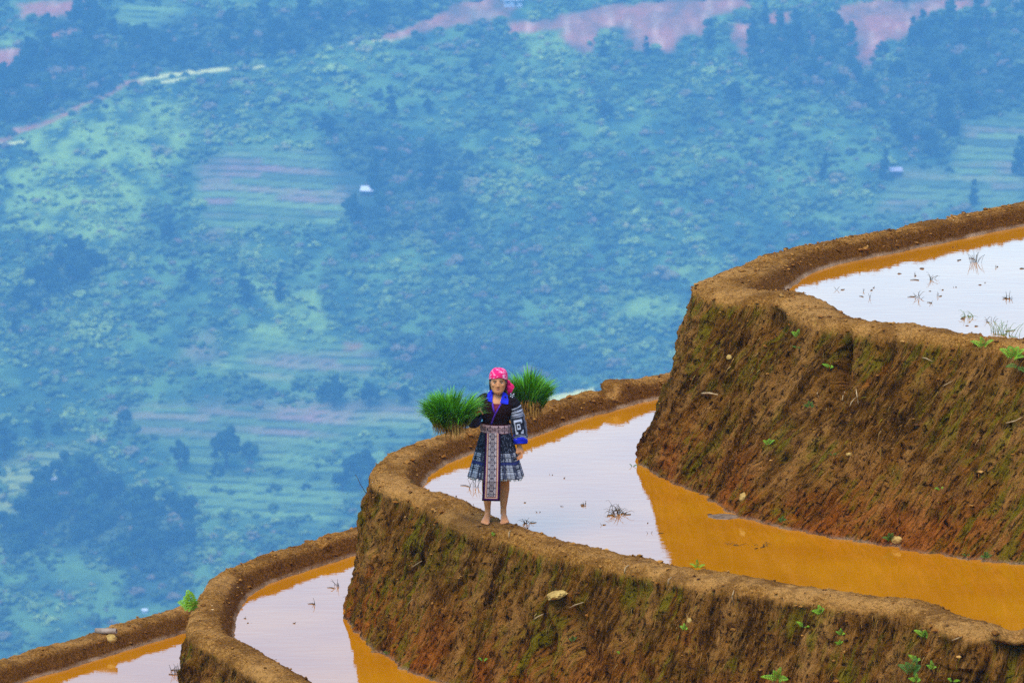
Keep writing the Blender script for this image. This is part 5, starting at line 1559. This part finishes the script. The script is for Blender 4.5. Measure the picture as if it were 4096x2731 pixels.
# single thin stalks that nobody could tell apart
for k, (u, v, s_) in enumerate([(2205, 1900, 14), (2258, 1912, 14), (2330, 2020, 26), (2350, 2018, 26), (2250, 2025, 16), (2600, 2130, 30), (2590, 2095, 16), (2090, 2010, 12), (3480, 1190, 36), (3450, 1165, 36), (3350, 1160, 34), (3500, 1150, 14), (3660, 1100, 30),
                                (3810, 1150, 18), (3570, 1000, 30), (3750, 1185, 30), (3720, 1215, 34), (3760, 1160, 14), (3980, 1070, 20), (3950, 1130, 14), (1185, 2490, 16), (1000, 2490, 14), (980, 2470, 18), (2150, 2050, 14), (2410, 2100, 22), (3830, 990, 24)]):
    tuft(u, v, s_, 2, 'single thin dark stalk poking out of the water', spread=.5, seed=50 + k, name='stalk')['group'] = 'thin stalks poking out of the water'

def lump(name, u, v, spx, label, mat, flat=.6, seed=0, cat='clod', sink=.7):
    r = random.Random(seed + 5)
    sp_ = spot(u, v)
    if sp_ is None: return
    p, nr = sp_
    s = spx * (p - Vector(CC)).length / FPX / 2
    bm = bmesh.new()
    vs = bmesh.ops.create_icosphere(bm, subdivisions=3, radius=1.0)['verts']
    for v_ in vs:
        c_ = v_.co.copy()
        k = 1 + .35 * float(pn(c_.x * 1.6 + seed, c_.y * 1.6, c_.z * 1.6)) + .16 * float(pn(c_.x * 4, c_.y * 4 + seed, c_.z * 4))
        v_.co = Vector((c_.x * s * k, c_.y * s * k * .8, c_.z * s * flat * k))
    o = bm_obj(name, bm, mat, None, False)
    o.location = p - nr * s * sink * .5
    return tag(o, label, cat)
for k, (u, v, s_, lab) in enumerate([(3688, 1075, 24, 'brown clod alone in the middle of the upper water'), (3598, 1095, 20, 'small dark clod in the upper water, left of the brown one'), (3720, 1165, 14, 'tiny clod in the upper water below the brown one'),
                                      (4088, 1075, 24, 'dark clod in the upper water at the right edge'), (2840, 2058, 26, 'dark wet clod on the orange water by the tall bank'), (3850, 1276, 22, 'reddish clod by the sprawling plant in the upper paddy'),
                                      (3920, 1140, 16, 'small clod low in the upper water, right side'), (3905, 1305, 20, 'pale clod sitting on the water side of the upper bank'), (3868, 1303, 16, 'small dark clod on the water side of the upper bank')]):
    lump('earth_clod', u, v, s_, lab, M['clod'], .7, k)
lump('stone', 2972, 1985, 40, 'yellowish stone stuck in the base of the tall right bank', M['rock'], 1.1, 21, 'stone')
lump('stone', 3590, 2160, 50, 'flat yellow stone on the far waterline among low plants', M['rock'], .7, 22, 'stone')
lump('stone', 3395, 1818, 30, 'small yellow stone in the middle of the tall right bank', M['rock'], .6, 23, 'stone')
lump('stone', 2915, 1430, 24, 'small orange stone high on the left part of the tall bank', M['rock'], .9, 24, 'stone')
lump('stone', 2757, 2480, 22, 'small orange stone just above a little fern on the long bank', M['rock'], 1.2, 25, 'stone')
mb = lump('mud_bank', 2900, 2066, 130, 'low tongue of grey wet mud at the foot of the tall right bank', plain('wet_mud', (.10, .06, .03), (.24, .15, .09), 14, .45, .4, .01), .10, 26, 'mud', .2)
mb.location.z = HB - .003
# the flat yellow rock capping a pillar of earth on the face below the woman
sp_ = spot(2222, 2400)
p, nr = sp_
wr_ = 68 * (p - Vector(CC)).length / FPX
bm = bmesh.new()
bmesh.ops.create_icosphere(bm, subdivisions=4, radius=1.0)
for v_ in bm.verts:
    c_ = v_.co.copy()
    k = 1 + .45 * float(pn(c_.x * 1.3 + 4, c_.y * 1.3, c_.z * 1.3)) + .34 * float(pn(c_.x * 3.1, c_.y * 3.1 + 2, c_.z * 3.1)) + .09 * float(pn(c_.x * 8, c_.y * 8, c_.z * 8))
    v_.co = Vector((c_.x * wr_ * .58 * k, c_.y * wr_ * .55 * k, (c_.z * .15 + .12 * c_.x + .05 * math.copysign(1, c_.z) * (abs(c_.z) > .35)) * wr_ * k))
rk_ = bm_obj('rock', bm, M['rock'], None, False)
rk_.location = p + nr * .03 + Vector((0, 0, .05))
tag(rk_, 'flat jagged yellow rock jutting from the earth face below the woman', 'rock')
bm = bmesh.new()
rows = []
for i in range(14):
    s = i / 13
    ring = []
    for j in range(14):
        a = 2 * math.pi * j / 14
        k = 1 + .35 * float(pn(math.cos(a) * 1.5, math.sin(a) * 1.5, s * 4))
        ring.append(bm.verts.new((math.cos(a) * wr_ * (.46 - .10 * s) * k, math.sin(a) * wr_ * .45 * k, -s * wr_ * 1.5)))
    rows.append(ring)
for a, b_ in zip(rows[:-1], rows[1:]):
    for k in range(14): bm.faces.new([a[k], a[(k + 1) % 14], b_[(k + 1) % 14], b_[k]])
bm.faces.new(rows[0]); bm.faces.new(rows[-1])
pl = bm_obj('earth_pillar', bm, plain('mossy_earth', (.040, .018, .002), (.16, .085, .008), 26, .95, .05, .03))
pl.location = rk_.location + Vector((0, .055, -.02))
tag(pl, 'mossy pillar of earth under the flat yellow rock', 'earth')

# pipe lying across the lowest bank, propped on a stone
sp_ = spot(428, 2535)
p = sp_[0]
k = (p - Vector(CC)).length / FPX
bm = bmesh.new()
R0, R1, Ln = 11.5 * k, 9.0 * k, 88 * k
n = 20
rings = []
for (x, rad) in ((-.5, R0), (.5, R0), (.5, R1), (-.5, R1)):
    rings.append([bm.verts.new((x * Ln, rad * math.cos(2 * math.pi * j / n), rad * math.sin(2 * math.pi * j / n))) for j in range(n)])
for i in range(4):
    a, b_ = rings[i], rings[(i + 1) % 4]
    for j in range(n): bm.faces.new([a[j], a[(j + 1) % n], b_[(j + 1) % n], b_[j]])
pipe = bm_obj('pipe', bm, plain('weathered_grey_pipe', (.20, .14, .10), (.40, .31, .24), 6, .8, .2))
pipe.rotation_euler = (0, math.radians(-2), math.radians(-14))
pipe.location = p + Vector((-4 * k, 0, R0 + .004))
tag(pipe, 'weathered grey pipe lying across the crest of the bottom left bank', 'pipe')
lump('stone', 443, 2554, 52, 'yellow-brown stone propping the pipe on the bottom left bank', M['rock'], .75, 31, 'stone', .1)

# straws and twigs on the faces
def twig(u0, v0, u1, v1, label, w=.006, mat='twig', off=.012):
    a, b_ = spot(u0, v0), spot(u1, v1)
    if a is None or b_ is None: return
    p0, p1 = a[0] + a[1] * off, b_[0] + b_[1] * off
    if (p0 - p1).length > .8: return
    m_ = (p0 + p1) / 2 + (a[1] + b_[1]) * .012
    bm = bmesh.new()
    tube_bm(bm, [p0, p0.lerp(m_, .5), m_, m_.lerp(p1, .5), p1], [w * .8, w, w, w * .9, w * .5], 5)
    return tag(bm_obj('twig', bm, M[mat]), label, 'twig')
twig(2808, 1573, 2872, 1582, 'pale broken stick lying on the left part of the tall bank', .012)
twig(3425, 1558, 3432, 1618, 'upright straw in the middle of the tall bank, beside a slanting one', .006)
twig(3400, 1625, 3426, 1590, 'slanting straw whose top touches an upright one on the tall bank', .006)
twig(3268, 1568, 3278, 1592, 'short straw under the hollow of the tall bank', .005)
twig(3370, 1600, 3380, 1570, 'short dark straw left of the upright one on the tall bank', .005)
twig(3730, 1450, 3690, 1430, 'thin straw high on the right part of the tall bank', .005)
twig(3770, 1545, 3810, 1525, 'thin straw right of the middle of the tall bank', .005)
twig(4022, 1690, 4090, 1665, 'curved pale root near the right edge of the tall bank', .007)
twig(2275, 2432, 2335, 2410, 'pale root sticking out to the right below the yellow rock', .006)
twig(2135, 2478, 2175, 2452, 'pale root sticking out left of the hollow below the yellow rock', .006)
twig(2500, 2290, 2516, 2262, 'pale straw leaning on the crest in the middle of the long bank', .006)
twig(2675, 2340, 2690, 2310, 'straw hanging below the crest left of a bright fern', .006)
twig(2938, 2360, 2938, 2410, 'straw hanging straight down the long bank', .006)
twig(2040, 2150, 2043, 2125, 'straw on the crest just right of her feet', .005)
twig(1650, 2270, 1690, 2240, 'straw on the upper left part of the bank below the woman', .005)
twig(1630, 2430, 1655, 2395, 'straw in the left middle of the bank below the woman', .005)
twig(3810, 2560, 3850, 2545, 'thin twig on the right part of the long bank', .005)
def free_twig(u, v, dx, dz, label, w=.004):
    sp_ = spot(u, v)
    if sp_ is None: return
    p = sp_[0]; k = (p - Vector(CC)).length / FPX
    bm = bmesh.new()
    q0, q2 = p, p + Vector((dx * k, .02, dz * k))
    tube_bm(bm, [q0, q0.lerp(q2, .5) + Vector((0, 0, -.01)), q2], [w, w, w * .5], 5)
    return tag(bm_obj('twig', bm, M['drygrass']), label, 'twig')
free_twig(1464, 1972, -42, 75, 'dark bare twig sticking out into the air from the left end of the middle bank', .0035)
free_twig(3112, 1006, -4, 24, 'dark stub of a twig standing on the back crest of the tall bank', .004)
free_twig(2706, 1390, -18, 10, 'fine dark twigs at the left edge of the tall bank', .003)
